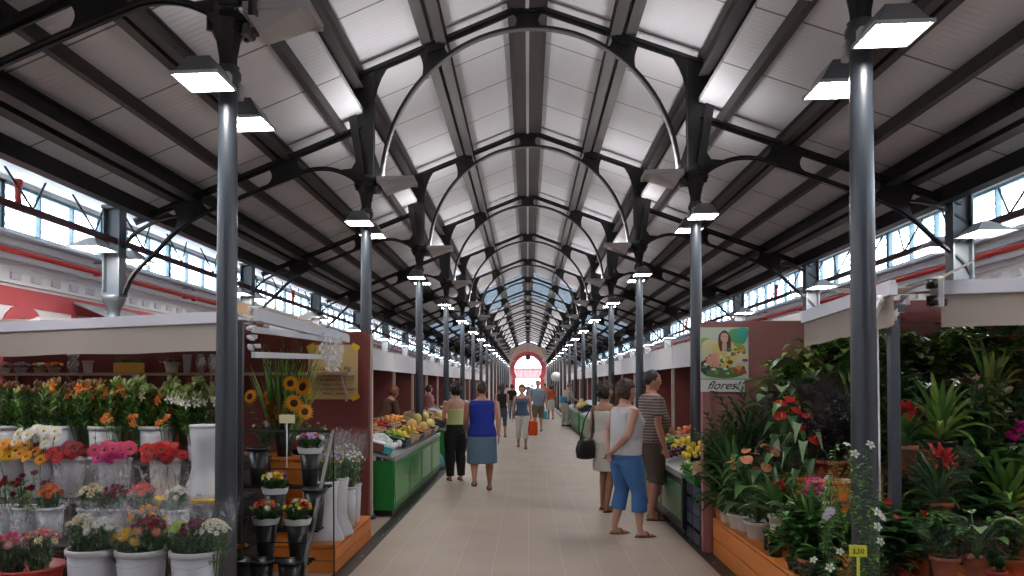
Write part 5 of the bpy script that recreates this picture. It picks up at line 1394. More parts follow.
# ---- wrapped bunch
def bunch(x, y, z, R, H, blooms, label, name='wrapped_bunch', film=M_FILM, filmH=.12, sleeve=False, dense=True, greens=G_DK, tilt=None, cat='bouquet', rb=None):
    """blooms: list of (kind, material, radius, count)"""
    r = empty(name, (x, y, z)); tag(r, label, cat); q = random.Random(int(x*977+y*331)); rb = rb or R*.45
    g = MB(); n = 44 if dense else 20
    for i in range(n):
        a = q.uniform(0, 6.28); t = math.sqrt(q.random()); b = (rb*.6*t*math.cos(a), rb*.6*t*math.sin(a), 0); e = (R*.92*t*math.cos(a), R*.92*t*math.sin(a), H*(1.0-.25*t*t)-.01)
        g.tube([b, ((b[0]+e[0])*.5, (b[1]+e[1])*.5, H*.5), e], [.0025]*3, G_STEM, 4, cap=False)
        for k in range(3): a2 = q.uniform(0, 6.28); t2 = q.uniform(.35, .95); g.leaf([b[j]+(e[j]-b[j])*t2 for j in range(3)], (math.cos(a2), math.sin(a2), 1.1), q.uniform(.05, .09), .022, .3, q.choice([greens, greens, G_MD]), 3, .2, 1)
    g.build('stems', r)
    tot = sum(b[3] for b in blooms); i = 0; order = []
    for b in blooms: order += [b]*b[3]
    if len(blooms) > 3: q.shuffle(order)
    for b in order:
        t = math.sqrt((i+.5)/tot); a = i*2.4 if len(blooms) > 3 or len(blooms) == 1 else i*2.4; i += 1
        px, py = R*.9*t*math.cos(a), R*.9*t*math.sin(a)
        add_bloom(r, b[0], b[1], b[2], (px, py, H*(1.02-.2*t*t)), (px*3/R*.5, py*3/R*.5-.35, 1), 'bloom', q.uniform(.85, 1.15))
    if film:
        g = MB(); vs = []; N = 28; rows = [(0, rb*1.0), (.35, rb+(R-rb)*.42), (.7, rb+(R-rb)*.8), (1.0, R*1.1), (1.0+filmH/H, R*1.28)]
        for j, (t, rr) in enumerate(rows):
            for k in range(N):
                a = 2*PI*k/N; w = rr*(1+.07*math.sin(k*1.9+j)+.05*math.sin(k*3.1)) ; zz = H*t+(.035*math.sin(k*1.3)+.02*math.sin(k*2.7) if j == 4 else 0)
                vs.append((w*math.cos(a), w*math.sin(a), zz))
        g.add(vs, [(j*N+k, j*N+(k+1) % N, (j+1)*N+(k+1) % N, (j+1)*N+k) for j in range(4) for k in range(N)], film, True)
        g.build('cellophane_wrap', r)
    if sleeve:
        g = MB(); vs = []; N = 20
        for j, (t, k2) in enumerate(((.0, 1.05), (.32, .98))):
            for k in range(N): a = 2*PI*k/N; rr = (rb+(R-rb)*t*1.4)*1.08; vs.append((rr*math.cos(a), rr*math.sin(a), H*t+(.004*math.sin(k*2) if j else 0)))
        g.add(vs, [(k, (k+1) % N, N+(k+1) % N, N+k) for k in range(N)], M_SLEEVE, True); g.build('paper_sleeve', r)
    return r

# =================================================================== LEFT STALL
# tier D: big wrapped bunches in front
def X_(px, Y, py=500): return at(px, py, Y).x
Y = 4.22; z = .365
for i, (px, nm) in enumerate(((93, 'second'), (142, 'third'), (196, 'fourth'))):
    bucket('big', X_(px, Y), Y, z, 'large white bucket at the front, %s container from the left edge' % nm)
bucket('basin', X_(30, Y), Y, z+.02, 'wide red basin at the front left corner of the flowers')
def b3(px, dx, Y, z, R, H, bl, lab, **k): return bunch(X_(px, Y)+dx, Y, z, R, H, bl, lab, **k)
zz = z+.12
b3(30, -.11, Y, z+.05, .12, .30, [('mum', C_PINK, .034, 9), ('mum', C_PPINK, .03, 5)], 'bunch of deep pink chrysanthemums wrapped in clear film in the red basin', rb=.06)
b3(30, .07, Y+.02, z+.05, .12, .33, [('daisy', C_PINK, .03, 9), ('daisy', C_CRM, .03, 6)], 'bunch of pink and cream daisies in clear film at the right of the red basin', rb=.06)
b3(30, -.26, Y+.05, z+.05, .10, .30, [('mum', C_WHI, .03, 8), ('mum', C_SALM, .03, 4)], 'bunch of white and salmon flowers in clear film at the left edge', rb=.05)
b3(93, -.075, Y, zz, .085, .34, [('rose', C_CRM, .030, 7)], 'slim bunch of cream roses in clear film, left one in the second container', rb=.05)
b3(93, .055, Y-.01, zz, .105, .33, [('mum', C_WHI, .035, 9)], 'bunch of white chrysanthemums in clear film, right one in the second container', rb=.055)
b3(142, -.085, Y-.03, zz, .085, .27, [('mum', C_YEL, .042, 6)], 'bunch of large bright yellow chrysanthemums in the third container', rb=.05)
b3(142, .05, Y, zz, .115, .34, [('carnation', C_DRED, .03, 14), ('mum', C_SALM, .026, 5)], 'bunch of dark red carnations in clear film in the third container', rb=.06)
b3(142, .02, Y+.09, zz, .12, .39, [('mum', C_GOLD, .028, 10)], 'bunch of golden flowers behind the dark red carnations', rb=.05)
b3(196, -.105, Y, zz, .085, .31, [('mum', C_GRN, .036, 7)], 'bunch of lime green chrysanthemums in the fourth container', rb=.05)
b3(196, -.01, Y-.02, zz, .085, .33, [('carnation', C_WINE, .032, 10)], 'bunch of wine red flowers between lime and white ones', rb=.05)
b3(196, .105, Y, zz, .11, .34, [('daisy', C_WHI, .021, 34)], 'bunch of small white daisies in clear film at the foot of the near left column', rb=.055)
# tier C: small buckets of roses
Y = 4.78; z = .585
for px, kd, m, r, n, col, sp in ((4, 'rose', C_DRED, .026, 9, 'dark red roses', .5), (24, 'rose', C_DRED, .026, 12, 'red roses', .6), (50, 'carnation', C_ORA, .028, 8, 'orange carnations', .25), (92, 'rose', C_CRM, .028, 9, 'cream roses', .3),
                                (115, 'carnation', C_DRED, .028, 9, 'crimson carnations', .25), (142, 'carnation', C_CORAL, .028, 9, 'coral red carnations', .22), (176, 'mum', C_WHI, .025, 7, 'white chrysanthemums', .25)):
    x = X_(px, Y); lab = 'small white bucket holding %s on the second step at the left' % col
    bucket('small', x, Y, z, lab)
    if px > 30: bunch(x, Y, z+.05, .085, .29 if px != 142 else .31, [(kd, m, r, n+4)], 'bunch of %s in a small white bucket on the second step' % col, rb=.06, film=M_FILM if px != 142 else M_SLEEVE if False else M_FILM, sleeve=(px == 142))
    else: stems('rose', m, r, x, Y, z+.03, n, sp, .30+.06*(px == 24), 'single stem of the %s at the left edge, second step' % col, '%s at the left edge' % col, 5)
# tier B: gerberas
Y = 5.40; z = .77
for px, nm, items in ((11, 'yellow gerberas', [(C_GOLD, 10), (C_YEL, 8)]), (40, 'white gerberas', [(C_WHI, 10), (C_GOLD, 4)]), (69, 'dark red gerberas', [(C_DRED, 7), (C_RED, 9)]), (115, 'pink gerberas', [(C_PINK, 10), (C_HOT, 7)]), (165, 'bright red gerberas', [(C_RED, 15), (C_DRED, 4)])):
    x = X_(px, Y); bucket('white', x, Y, z, 'white bucket of %s on the third step at the left' % nm)
    for k, (m, n) in enumerate(items):
        stems('gerbera', m, .058, x, Y-.04*k, z+.05, int(n*1.5), .42-.06*k, .31-.04*k+(.10 if px == 40 and k == 0 else 0), 'single flower among the %s, %s colour of the bucket' % (nm, ('main', 'second')[k]), '%s %d' % (nm, k))
bucket('vase', X_(204, 5.3), 5.3, .80, 'tall white vase with flared foot standing on the yellow board')
stems('lily of the valley', C_GRN, .02, X_(86, 5.5), 5.55, .77, 1, .1, .5, 'green stem between dark red and pink gerberas', 'x', 4, 'mum')
bucket('white', X_(92, 5.62), 5.62, .77, 'white bucket half hidden behind the pink gerberas', .95)
# tier A: lilies
Y = 6.35; z = .95
for px, kd, nm in ((12, 'white', 'first'), (60, 'white', 'second'), (105, 'white', 'third'), (156, 'white', 'fourth'), (203, 'vase', 'fifth')):
    x = X_(px, Y)
    if kd == 'vase': bucket('big', x, Y, z, 'wide white bucket of pale lilies beside the near left column', 1.0)
    else: bucket('big', x, Y, z, 'white bucket holding lilies on the highest step, %s from the left' % nm, 1.0)
spec = [(-12, 'pink', 7), (6, 'pink', 7), (24, 'pink', 6), (40, 'yellow', 7), (58, 'pink', 6), (74, 'yellow', 7), (86, 'orange', 6), (100, 'yellow', 6), (112, 'orange', 7), (126, 'bud', 7), (140, 'bud', 8), (152, 'orange', 3), (156, 'bud', 7), (170, 'white', 7), (184, 'white', 8), (198, 'whiteopen', 8), (212, 'white', 7)]
for i, (px, v, n) in enumerate(spec):
    nm = dict(pink='pinkish budded', yellow='yellow budded', orange='orange', bud='green budded', white='cream', whiteopen='open white')[v]
    lilies(v, X_(px, Y), Y+.06*((i % 3)-1), z+.17-.04*(i % 2), n, '%s lily in the %s clump of lilies from the left edge' % (nm, ORD[i]), 'lily clump %d' % i)
for px, n in ((110, 3), (134, 3), (166, 3)):
    stems('poppy', C_ORA, .05, X_(px, 6.1), 6.12, .98, n, .35, .33, 'orange blossom in front of the lily clumps near pixel column %s' % ('left', 'middle', 'right')[(110, 134, 166).index(px)] if False else 'orange blossom low in front of the lilies, %s group' % ('left', 'middle', 'right')[(110, 134, 166).index(px)], 'orange blossoms %d' % px, 3, 'lily')
# row behind lilies: dark greens
for i in range(5):
    bunch(X_(10+i*46, 6.7), 6.68, .95, .22, .42, [('mum', (C_CORAL, C_YEL, C_ORA, C_GRN, C_WHI)[i], .03, 8)], 'leafy bunch standing behind the lilies, %s from the left' % ORD[i], film=None, greens=G_MD, rb=.12)
# shelf items
Y = 8.70; z = 1.745
def shelfpot(px, kind, fm_, n, lab, w=.07, h=.13, m=M_POTW, R=.09, H=.10):
    if fm_ and px < 100: h, H = .05, .07
    x = X_(px, Y, 368); r = empty('potted_flowers', (x, Y, z)); tag(r, lab, 'potted flowers')
    g = MB(); g.lathe([(w*.75, 0), (w, h), (w*1.08, h), (w*1.08, h+.015), (w*.95, h+.015), (w*.9, h*.9), (0, h*.9)], m, n=16, cap=False); g.build('pot', r)
    if fm_:
        g = MB(); q = random.Random(px)
        for i in range(30): a = q.uniform(0, 6.28); g.leaf((0, 0, h), (math.cos(a), math.sin(a), q.uniform(.3, 1.5)), q.uniform(.6, 1)*R*1.1, .03, .3, q.choice([G_DK, G_MD]), 3, .2, 1)
        g.build('foliage', r)
        for i in range(n): a = i*2.4; t = math.sqrt((i+.5)/n); add_bloom(r, kind, fm_, .028, (R*t*math.cos(a), R*t*math.sin(a), h+H*(1-.4*t*t)), (math.cos(a)*t, math.sin(a)*t-.4, 1), 'bloom')
    return r
shelfpot(4, 'mum', C_PPINK, 14, 'pale pink pot flowers at the left end of the shelf')
shelfpot(21, 'mum', C_LIL, 12, 'pink and grey pot flowers, second on the shelf from the left', m=mat('pot_grey', (.4, .4, .42), .4))
shelfpot(40, 'daisy', C_CRM, 14, 'cream daisies in a pot on the shelf', R=.11, H=.12, m=mat('pot_tan', (.5, .35, .2), .6)); shelfpot(54, 'mum', C_ORA, 16, 'orange flowers in a pot on the shelf', R=.12, H=.11, m=mat('pot_tan', (.5, .35, .2), .6))
shelfpot(88, None, None, 0, 'empty white pot on the shelf at the left', w=.062, h=.13)
shelfpot(172, 'mum', C_DRED, 14, 'white pot of dark red flowers on the shelf', w=.085, h=.11, R=.13, H=.03); shelfpot(187, None, None, 0, 'tall white cylinder on the shelf beside the dark red flowers', w=.05, h=.20, m=M_WBKT)
x = X_(72, Y); g = MB(); g.lathe([(.04, 0), (.06, .02), (.075, .10), (.05, .17), (.065, .2), (.06, .2), (.045, .17), (.07, .1), (.0, .02)], clearmat('vase_glass', (.7, .75, .8), .35, .05), n=18, cap=False); o = tag(g.build('glass_vase', loc=(x, Y, z)), 'clear round glass vase on the shelf', 'vase'); g = MB(); g.ell((0, 0, .22), (.07, .06, .05), C_WHI, 10, 6); g.build('white_filler', o)
x = X_(128, Y); g = MB(); g.bx(-.16, .16, -.07, .07, 0, .12, M_YEL, .006); r = tag(g.build('planter', loc=(x, Y, z)), 'yellow planter box with dark green leaves on the shelf', 'planter')
g = MB(); q = random.Random(8)
for i in range(60): a = q.uniform(0, 6.28); g.leaf((q.uniform(-.14, .14), q.uniform(-.05, .05), .12), (math.cos(a), math.sin(a), 1.2), .09, .03, .3, G_DK, 3, .2, 1)
g.build('foliage', r)
for k, px in enumerate((200, 212)):
    g = MB(); g.lathe([(.03, 0), (.055, .06), (.06, .14), (.035, .2), (.04, .22), (.0, .2)], clearmat('vase_glass', (.7, .75, .8), .35, .05), n=16, cap=False); o = tag(g.build('glass_vase', loc=(X_(px, Y), Y, z)), 'clear glass vase at the right end of the shelf, %s one' % ('left', 'right')[k], 'vase'); g = MB(); g.ell((0, 0, .1), (.04, .04, .06), C_CRM, 8, 6); g.build('filler', o)

# black stepped rack with buckets
r = empty('flower_rack', (-1.93, 5.6, 0)); tag(r, 'leaning black metal rack of flower buckets beside the near left column', 'rack')
for x in (-.42, .34):
    g = MB(); g.bar((x, -.55, 0), (x, .52, 1.22), .028, .028, M_BLACK); g.bar((x, .52, 1.22), (x, .56, 0), .010, .010, M_BLACK); g.build('frame_post', r)
steps = [(5.28, .055), (5.52, .31), (5.76, .50), (6.02, .79)]
for y, z in steps:
    g = MB(); 
    for dy in (-.07, 0, .07): g.bar((-.42, y-5.6+dy, z-.012), (.34, y-5.6+dy, z-.012), .018, .018, M_BLACK)
    g.build('shelf_bars', r)
    g = MB(); g.bar((-.42, y-5.6-.09, z+.14), (.34, y-5.6-.09, z+.14), .008, .008, M_BLACK); g.build('rail', r)
g = MB(); g.bar((-.42, .52, 1.22), (.34, .52, 1.22), .022, .022, M_BLACK); g.build('rail', r)
rb_ = [(258, 6.02, .79, None), (310, 6.02, .79, 'mix1'), (275, 5.76, .50, 'yw'), (315, 5.76, .50, None), (266, 5.52, .31, 'tul'), (298, 5.52, .31, 'mix2'), (246, 5.28, .055, None), (262, 5.28, .055, None), (290, 5.28, .055, None), (236, 5.52, .31, None), (232, 5.28, .055, 'tul2')]
desc = dict(mix1='lilac, pink and white flowers', yw='yellow and white daisies', tul='red and orange tulips', mix2='red, yellow and cream flowers', tul2='yellow and orange buds')
for i, (px, y, z, k) in enumerate(rb_):
    x = max(-2.32, min(-1.62, X_(px, y)))
    bucket('black', x, y, z, 'black cone bucket on the leaning rack, %s step, holding %s' % ({.055: 'lowest', .31: 'second', .50: 'third', .79: 'top'}[z], desc[k]) if k else 'empty black cone bucket on the %s rack step, %s of the empty ones' % ({.055: 'lowest', .31: 'second', .50: 'third', .79: 'top'}[z], ORD[i]), .98)
    if k:
        bl = dict(mix1=[('carnation', C_LIL, .028, 4), ('carnation', C_PINK, .03, 4), ('mum', C_WHI, .03, 4), ('mum', C_GRN, .02, 3)], yw=[('daisy', C_WHI, .032, 7), ('mum', C_YEL, .024, 8), ('mum', C_GRN, .02, 3), ('carnation', C_PUR, .025, 3)],
                  tul=[('rose', C_CORAL, .03, 4), ('rose', C_ORA, .028, 3), ('mum', C_WHI, .026, 2), ('mum', C_GRN, .02, 3)], mix2=[('rose', C_RED, .032, 5), ('mum', C_YEL, .024, 6), ('rose', C_CRM, .036, 2), ('mum', C_GRN, .02, 2)], tul2=[('rose', C_GOLD, .028, 4), ('rose', C_ORA, .026, 3), ('mum', C_GRN, .02, 3), ('mum', C_WHI, .02, 1)])[k]
        bunch(x, y, z+.26, .115, .15, bl, 'mixed bouquet of %s in a white sleeve on the rack' % desc[k], name='bouquet', film=None, sleeve=True, rb=.085)
# card on a stick
p = at(287, 419, 6.10); g = MB(); g.bx(-.065, .065, -.002, .002, -.035, .035, mat('card', (.72, .66, .40), .7)); o = tag(g.build('price_card', loc=tuple(p)), 'pale yellow blank price card above the black rack', 'card'); g = MB(); g.bar((0, 0, -.035), (.0, 0, -.40), .008, .008, M_WHITE); g.build('stick', o)
# gladioli and sunflowers
bucket('black', X_(284, 7.0), 7.0, .93, 'black bucket of tall gladioli on the orange box', 1.1)
def gladiolus(col, sd):
    q = random.Random(sd); L = 1.02; g = MB(); g.tube([(0, 0, 0), (.01, 0, L*.6), (.03, -.01, L)], [.006, .005, .002], G_STEM, 5); r = g.build('gladiolus')
    g = MB()
    for i in range(5): a = q.uniform(0, 6.28); g.leaf((0, 0, .02), (.18*math.cos(a), .18*math.sin(a), 1), q.uniform(.7, 1.05), .030, .12, q.choice([G_LT, G_MD]), 6, .2, 0)
    for i in range(9): zz = L*(.55+.45*i/9); s_ = 1 if i % 2 else -1; g.leaf((.01+.02*(zz/L), 0, zz), (s_*.35, -.2, 1), .06, .014, .1, G_LT, 3, .3, 0)
    g.build('foliage', r)
    if col:
        for i in range(5): s_ = 1 if i % 2 else -1; add_bloom(r, 'lily', col, .058, (.01+.02*s_, -.03, L*(.33+.045*i)), (s_*.5, -.9, .3), 'bloom')
    return r
gl = [gladiolus(C_ORA, 1), gladiolus(None, 2), gladiolus(C_CORAL, 3)]; q = random.Random(9)
for i in range(20):
    v = i % 3; a = i*2.4; rr = math.sqrt((i+.5)/20)
    lab = ('tall green gladiolus with open orange florets', 'tall green gladiolus still closed', 'tall green gladiolus with coral florets')[v]+' in the black bucket on the orange box'
    o = place(gl[v], USED, loc=(X_(284, 7.0)+.05*rr*math.cos(a), 7.0+.05*rr*math.sin(a), .97), rot=(-.12*rr*math.sin(a), .34*rr*math.cos(a), q.uniform(-1, 1)), scale=q.uniform(.85, 1.1), label=lab); tag(o, lab, 'gladiolus', 'gladioli %d' % v)
sf = empty('sunflower'); g = MB(); g.tube([(0, 0, 0), (0, 0, .38)], [.006, .005], G_STEM, 6); g.build('stem', sf)
g = MB(); [g.leaf((0, 0, .1+.08*k), (math.cos(k*2), math.sin(k*2), .5), .13, .07, .4, G_MD, 4, .15, 1) for k in range(3)]; g.build('foliage', sf); add_bloom(sf, 'sunflower', C_GOLD, .105, (0, -.02, .39), (0.1, -1, .25), 'bloom')
for i, (px, py) in enumerate(((305, 387), (292, 375), (295, 399), (254, 386), (308, 403))):
    p = at(px, py, 6.80); lab = 'golden sunflower beside the gladioli, %s from the maroon panel' % ORD[i]
    o = place(sf, USED, loc=(p.x, 6.80-.02*i, p.z-.39), rotz=q.uniform(-.5, .5), scale=(1.0, .8, .9, .75, .8)[i], label=lab); tag(o, lab, 'sunflower', 'sunflowers')
bucket('black', X_(300, 7.18), 7.2, .70, 'black bucket holding sunflowers behind the gladioli', .9)
bunch(X_(312, 7.3), 7.3, .9, .22, .32, [('mum', C_GRN, .02, 6)], 'dark leafy bunch beside the maroon panel', film=None, greens=G_DK, rb=.12)
bunch(X_(270, 7.35), 7.35, .93, .2, .30, [('mum', C_WHI, .035, 6)], 'leafy bunch with white flowers behind the near left column', film=None, greens=G_DK, rb=.12)
# white vases on the low platform with wrapped greens
for i, (px, y, k) in enumerate(((327, 6.60, 'vase'), (342, 6.85, 'vase'), (350, 7.25, 'cyl'), (359, 7.48, 'cyl'))):
    x = min(-1.74, X_(px, y)); bucket(k, x, y, .24, 'tall white vase on the low orange platform, %s from the viewer' % ORD[i], 1.0 if k == 'vase' else 1.08)
    bunch(x, y, .24+HT[k]*.75, .13, .36 if k == 'vase' else .42, [[('mum', C_LIL, .018, 14), ('mum', C_YEL, .016, 8)], [('daisy', C_LIL, .016, 18)], [('daisy', C_WHI, .016, 26)], [('mum', C_WHI, .02, 18), ('mum', C_PPINK, .02, 5)]][i],
          'tall wrapped bunch of %s in the %s white vase' % (('lilac and yellow flowers', 'pale lilac flowers', 'small white blossoms', 'white and pale pink flowers')[i], ORD[i]), rb=.07, greens=G_MD, filmH=.16)
for i, (x, y, m) in enumerate(((-2.02, 7.68, C_YEL), (-1.85, 7.7, C_WHI))): 
    bucket('cyl', x, y, .24, 'white vase at the far end of the low platform, %s one' % ('left', 'right')[i]); bunch(x, y, .50, .16, .48, [('mum', m, .022, 16)], 'tall bunch of %s blossoms in clear film at the end of the platform' % ('yellow', 'white')[i], rb=.07, greens=G_MD, filmH=.16)

# =================================================================== RIGHT STALL
def pot_mb(kind, w, h):
    m = dict(terra=M_TERRA, white=M_POTW, black=M_BLACK, orange=mat('pot_orange', (.60, .15, .06), .5), red=mat('pot_red', (.35, .04, .035), .5))[kind]
    g = MB(); g.lathe([(w*.72, 0), (w*.74, .004), (w*.95, h*.8), (w*1.05, h*.8), (w*1.07, h), (w*.97, h), (w*.93, h*.88), (0, h*.88)], m, n=20, cap=False); return g
def plant(kind, x, y, z, S, label, pot='terra', pw=.085, ph=.13, leaf=None, bl=None, name='potted_plant', wrap=None, seed=0, cat='potted plant', top=None, wid=None):
    r = empty(name, (x, y, z)); tag(r, label, cat); pot_mb(pot, pw, ph).build('pot', r)
    g = MB(); g.lathe([(pw*.9, ph*.87), (0, ph*.90)], M_SOIL, n=12, cap=False); g.build('soil', r)
    q = random.Random(seed*31+int(abs(x)*100)+int(y*10)); g = MB(); L = leaf or [G_DK, G_MD]; b0 = ph*.9; tips = []
    if kind == 'palm':
        for i in range(24):
            a = i*2.4+q.random()*.4; el = q.uniform(.9, 2.4); d = Vector((math.cos(a), math.sin(a), el)).normalized(); LL = S*q.uniform(.75, 1.1); n = 9
            pts = [Vector((0, 0, b0))+d*(LL*t)+Vector((0, 0, -LL*.28*t*t)) for t in [k/n for k in range(n+1)]]; g.tube(pts, [.004]*n+[.001], G_STEM, 4, cap=False)
            for k in range(2, n+1):
                T = (pts[k]-pts[k-1]).normalized(); sd = T.cross(Vector((0, 0, 1))).normalized()
                for s_ in (-1, 1): g.leaf(pts[k], T*.8+sd*s_+Vector((0, 0, .1)), S*.30*(1.1-k/n*.6), .030, .28, q.choice(L), 3, .2, 0)
    elif kind == 'blade':      # dracaena, spider plant, cordyline
        for i in range(34):
            a = i*2.4; t = i/34; d = (math.cos(a), math.sin(a), .35+1.9*t); g.leaf((0, 0, b0+.04*S*t), d, S*q.uniform(.75, 1.05), S*.075+.012, (.5*(1-t*.4)), q.choice(L), 7, .25, 0)
    elif kind == 'spiky':
        for i in range(46): a = i*2.4; t = i/46; d = (math.cos(a), math.sin(a), .2+3*t); g.leaf((0, 0, b0), d, S*q.uniform(.8, 1.05), .016, .25, q.choice(L), 5, .2, 0)
    elif kind == 'broad':
        for i in range(12):
            a = i*2.4+q.random()*.5; t = i/12; h = S*(.35+.5*t); e = Vector((math.cos(a)*S*.32, math.sin(a)*S*.32, b0+h)); g.tube([(0, 0, b0), (e.x*.4, e.y*.4, b0+h*.6), e], [.005, .004, .003], G_STEM, 5, cap=False)
            g.leaf(e, (math.cos(a), math.sin(a), .35), S*q.uniform(.38, .5), S*q.uniform(.22, .30), .5, q.choice(L), 6, .18, 1)
    elif kind == 'heart':
        for i in range(26):
            a = i*2.4+q.random()*.5; t = i/26; h = S*(.15+.6*t); R = S*(.42-.25*t); e = Vector((math.cos(a)*R, math.sin(a)*R, b0+h)); g.tube([(0, 0, b0), (e.x*.4, e.y*.4, b0+h*.65), e], [.003]*3, G_STEM, 4, cap=False)
            g.leaf(e, (math.cos(a), math.sin(a), .0), S*.26, S*.17, .6, q.choice(L), 4, .12, 2)
    elif kind == 'bush':
        for i in range(30):
            a = i*2.4; t = q.uniform(.2, 1); e = Vector((math.cos(a)*S*.42*t, math.sin(a)*S*.42*t, b0+S*(.95-.4*t*t)*q.uniform(.7, 1))); g.tube([(0, 0, b0), (e.x*.3, e.y*.3, b0+(e.z-b0)*.6), e], [.003, .003, .002], G_STEM, 4, cap=False); tips.append(e)
            for k in range(11):
                u = .25+.75*k/10; p = Vector((e.x*u**1.3, e.y*u**1.3, b0+(e.z-b0)*(u**.8))); b = q.uniform(0, 6.28); g.leaf(p, (math.cos(b), math.sin(b), q.uniform(.1, .8)), S*.15+.025, S*.07+.014, .4, q.choice(L), 3, .2, 1)
        for i in range(26): a = i*2.4; g.leaf((0, 0, b0), (math.cos(a), math.sin(a), q.uniform(.1, .6)), S*q.uniform(.18, .32), S*.06+.012, q.uniform(.4, .9), q.choice(L), 4, .2, 1)
    elif kind == 'climber':
        for i in range(60):
            a = q.uniform(0, 6.28); hz = S*q.uniform(.15, 1); R = S*.20*(1-.55*(hz/S))+.02; prev = Vector((R*math.cos(a), R*math.sin(a), b0+max(0, hz-.25*S)))
            e = Vector((R*1.15*math.cos(a+.5), R*1.15*math.sin(a+.5), b0+hz)); g.tube([prev, (prev+e)/2+Vector((0, 0, .02)), e], [.002]*3, G_STEM, 4, cap=False); tips.append(e)
            for k in range(12): p = prev.lerp(e, k/11); b = q.uniform(0, 6.28); g.leaf(p, (math.cos(b), math.sin(b), q.uniform(-.3, .6)), .05, .022, .3, q.choice(L), 3, .2, 1)
    elif kind == 'trail':
        for i in range(52):
            a = q.uniform(0, 6.28); R = S*q.uniform(.15, .5); pts = [Vector((0, 0, b0)), Vector((R*.6*math.cos(a), R*.5*math.sin(a), b0+S*q.uniform(.1, .35))), Vector((R*math.cos(a), R*.8*math.sin(a), b0+S*q.uniform(-.35, .25)))]; g.tube(pts, [.002]*3, G_STEM, 4, cap=False)
            for k in range(7):
                t = .35+.65*k/6; p = pts[0]*(1-t)**2+pts[1]*2*t*(1-t)+pts[2]*t*t; b = q.uniform(0, 6.28); g.leaf(p, (math.cos(b), math.sin(b), q.uniform(-.2, .5)), .105, .07, .4, q.choice(L), 3, .15, 2)
    g.build('foliage', r)
    for (bk, m, rad, n, spread, hh) in (bl or []):
        for i in range(n):
            a = i*2.4+.5; t = math.sqrt((i+.5)/n)
            if kind in ('climber', 'bush') and tips: e = tips[(i*3) % len(tips)]*1.0; p = Vector((e.x*1.1, e.y*1.1-.01, e.z+.01))
            else: p = Vector((spread*S*t*math.cos(a), spread*S*t*math.sin(a)-.02, b0+(min(1.0, (top-z-b0)/S*1.0) if 0 else 1)*S*hh*(1-.25*t*t)))
            if kind not in ('climber', 'bush', 'trail') : g = MB(); g.tube([(0, 0, b0), (p.x*.5, p.y*.5, b0+(p.z-b0)*.6), p], [.003]*3, G_STEM, 4); g.build('flower_stem', r)
            add_bloom(r, bk, m, rad, p, (p.x*2, p.y*2-.5*S, (1.1 if bk == 'anthurium' else .5)*S), 'bloom', q.uniform(.85, 1.15))
    for c in r.children:      # nothing grows through the partition behind
        if c.name.startswith('foliage') and y > 5.5 and x > 0:
            for v in c.data.vertices: v.co.y = min(v.co.y, 7.41-y)
    if top or wid:      # stretch the growth to its real height and spread
        fo = [c for c in r.children if c.name.startswith('foliage')][0]; zs = [v.co.z for v in fo.data.vertices]; xs = [v.co.x for v in fo.data.vertices]
        hb = (top-z-b0)/max(.01, sorted(zs)[int(len(zs)*.985)]-b0) if top else 1
        wb = wid/(sorted(xs)[int(len(xs)*.98)]-sorted(xs)[int(len(xs)*.02)]) if wid else 1
        for c in r.children:
            if c.name.split('.')[0] in ('foliage', 'flower_stem'):
                hq = hb if c.name.startswith('foliage') or kind in ('climber', 'bush', 'trail') else ((top-z-b0)/S if top else 1)
                for v in c.data.vertices: v.co.x *= wb; v.co.y *= wb; v.co.z = b0+(v.co.z-b0)*(hq if v.co.z > b0 else 1)
            elif c.name.split('.')[0] == 'bloom': c.location = (c.location.x*wb, c.location.y*wb, b0+(c.location.z-b0)*(hb if kind in ('climber', 'bush', 'trail') else ((top-z-b0)/S if top else 1)))
    for c in r.children:
        if c.name.startswith('foliage') and y > 5.5 and x > 0:
            for v in c.data.vertices: v.co.y = min(v.co.y, 7.41-y)
    if wrap:
        g = MB(); vs = []; N = 26; H = wrap[1]
        for j, (t, rr) in enumerate(((0, pw*.8), (.25, pw*1.25), (.6, wrap[0]*.8), (1.0, wrap[0]), (1.12, wrap[0]*1.12))):
            for k in range(N): a = 2*PI*k/N; w = rr*(1+.07*math.sin(k*1.9+j)); vs.append((w*math.cos(a), w*math.sin(a), ph*.3+H*t+(.03*math.sin(k*1.5) if j == 4 else 0)))
        g.add(vs, [(j*N+k, j*N+(k+1) % N, (j+1)*N+(k+1) % N, (j+1)*N+k) for j in range(4) for k in range(N)], wrap[2], True); g.build('film_wrap', r)
    return r
def P(kind, px, py, Y, zb, S, lab, t=None, w=None, **k):
    """px = centre column in the photo, zb = height of the surface it stands on"""
    if t: k['top'] = at(px, t, Y).z
    if w: k['wid'] = w*Y/F
    return plant(kind, max(at(px, py, Y).x, 1.74+k.get('pw', .085)) if zb == T1 else at(px, py, Y).x, Y, zb, S, lab, seed=px, **k)
T1, T2 = .35, .92
def stand(px, py, Y, h, lab, w=.11, z0=.35):
    x = at(px, py, Y).x; r = empty('plant_stand', (x, Y, z0)); tag(r, lab, 'stand'); m = mat('stand_dark', (.04, .03, .03), .6)
    g = MB(); g.bx(-w, w, -w, w, h-z0-.02, h-z0, m, .003); g.build('top', r)
    for a in (-1, 1):
        for b in (-1, 1): g = MB(); g.bx(a*(w-.02)-.012, a*(w-.02)+.012, b*(w-.02)-.012, b*(w-.02)+.012, 0, h-z0-.02, m); g.build('leg', r)
    return h
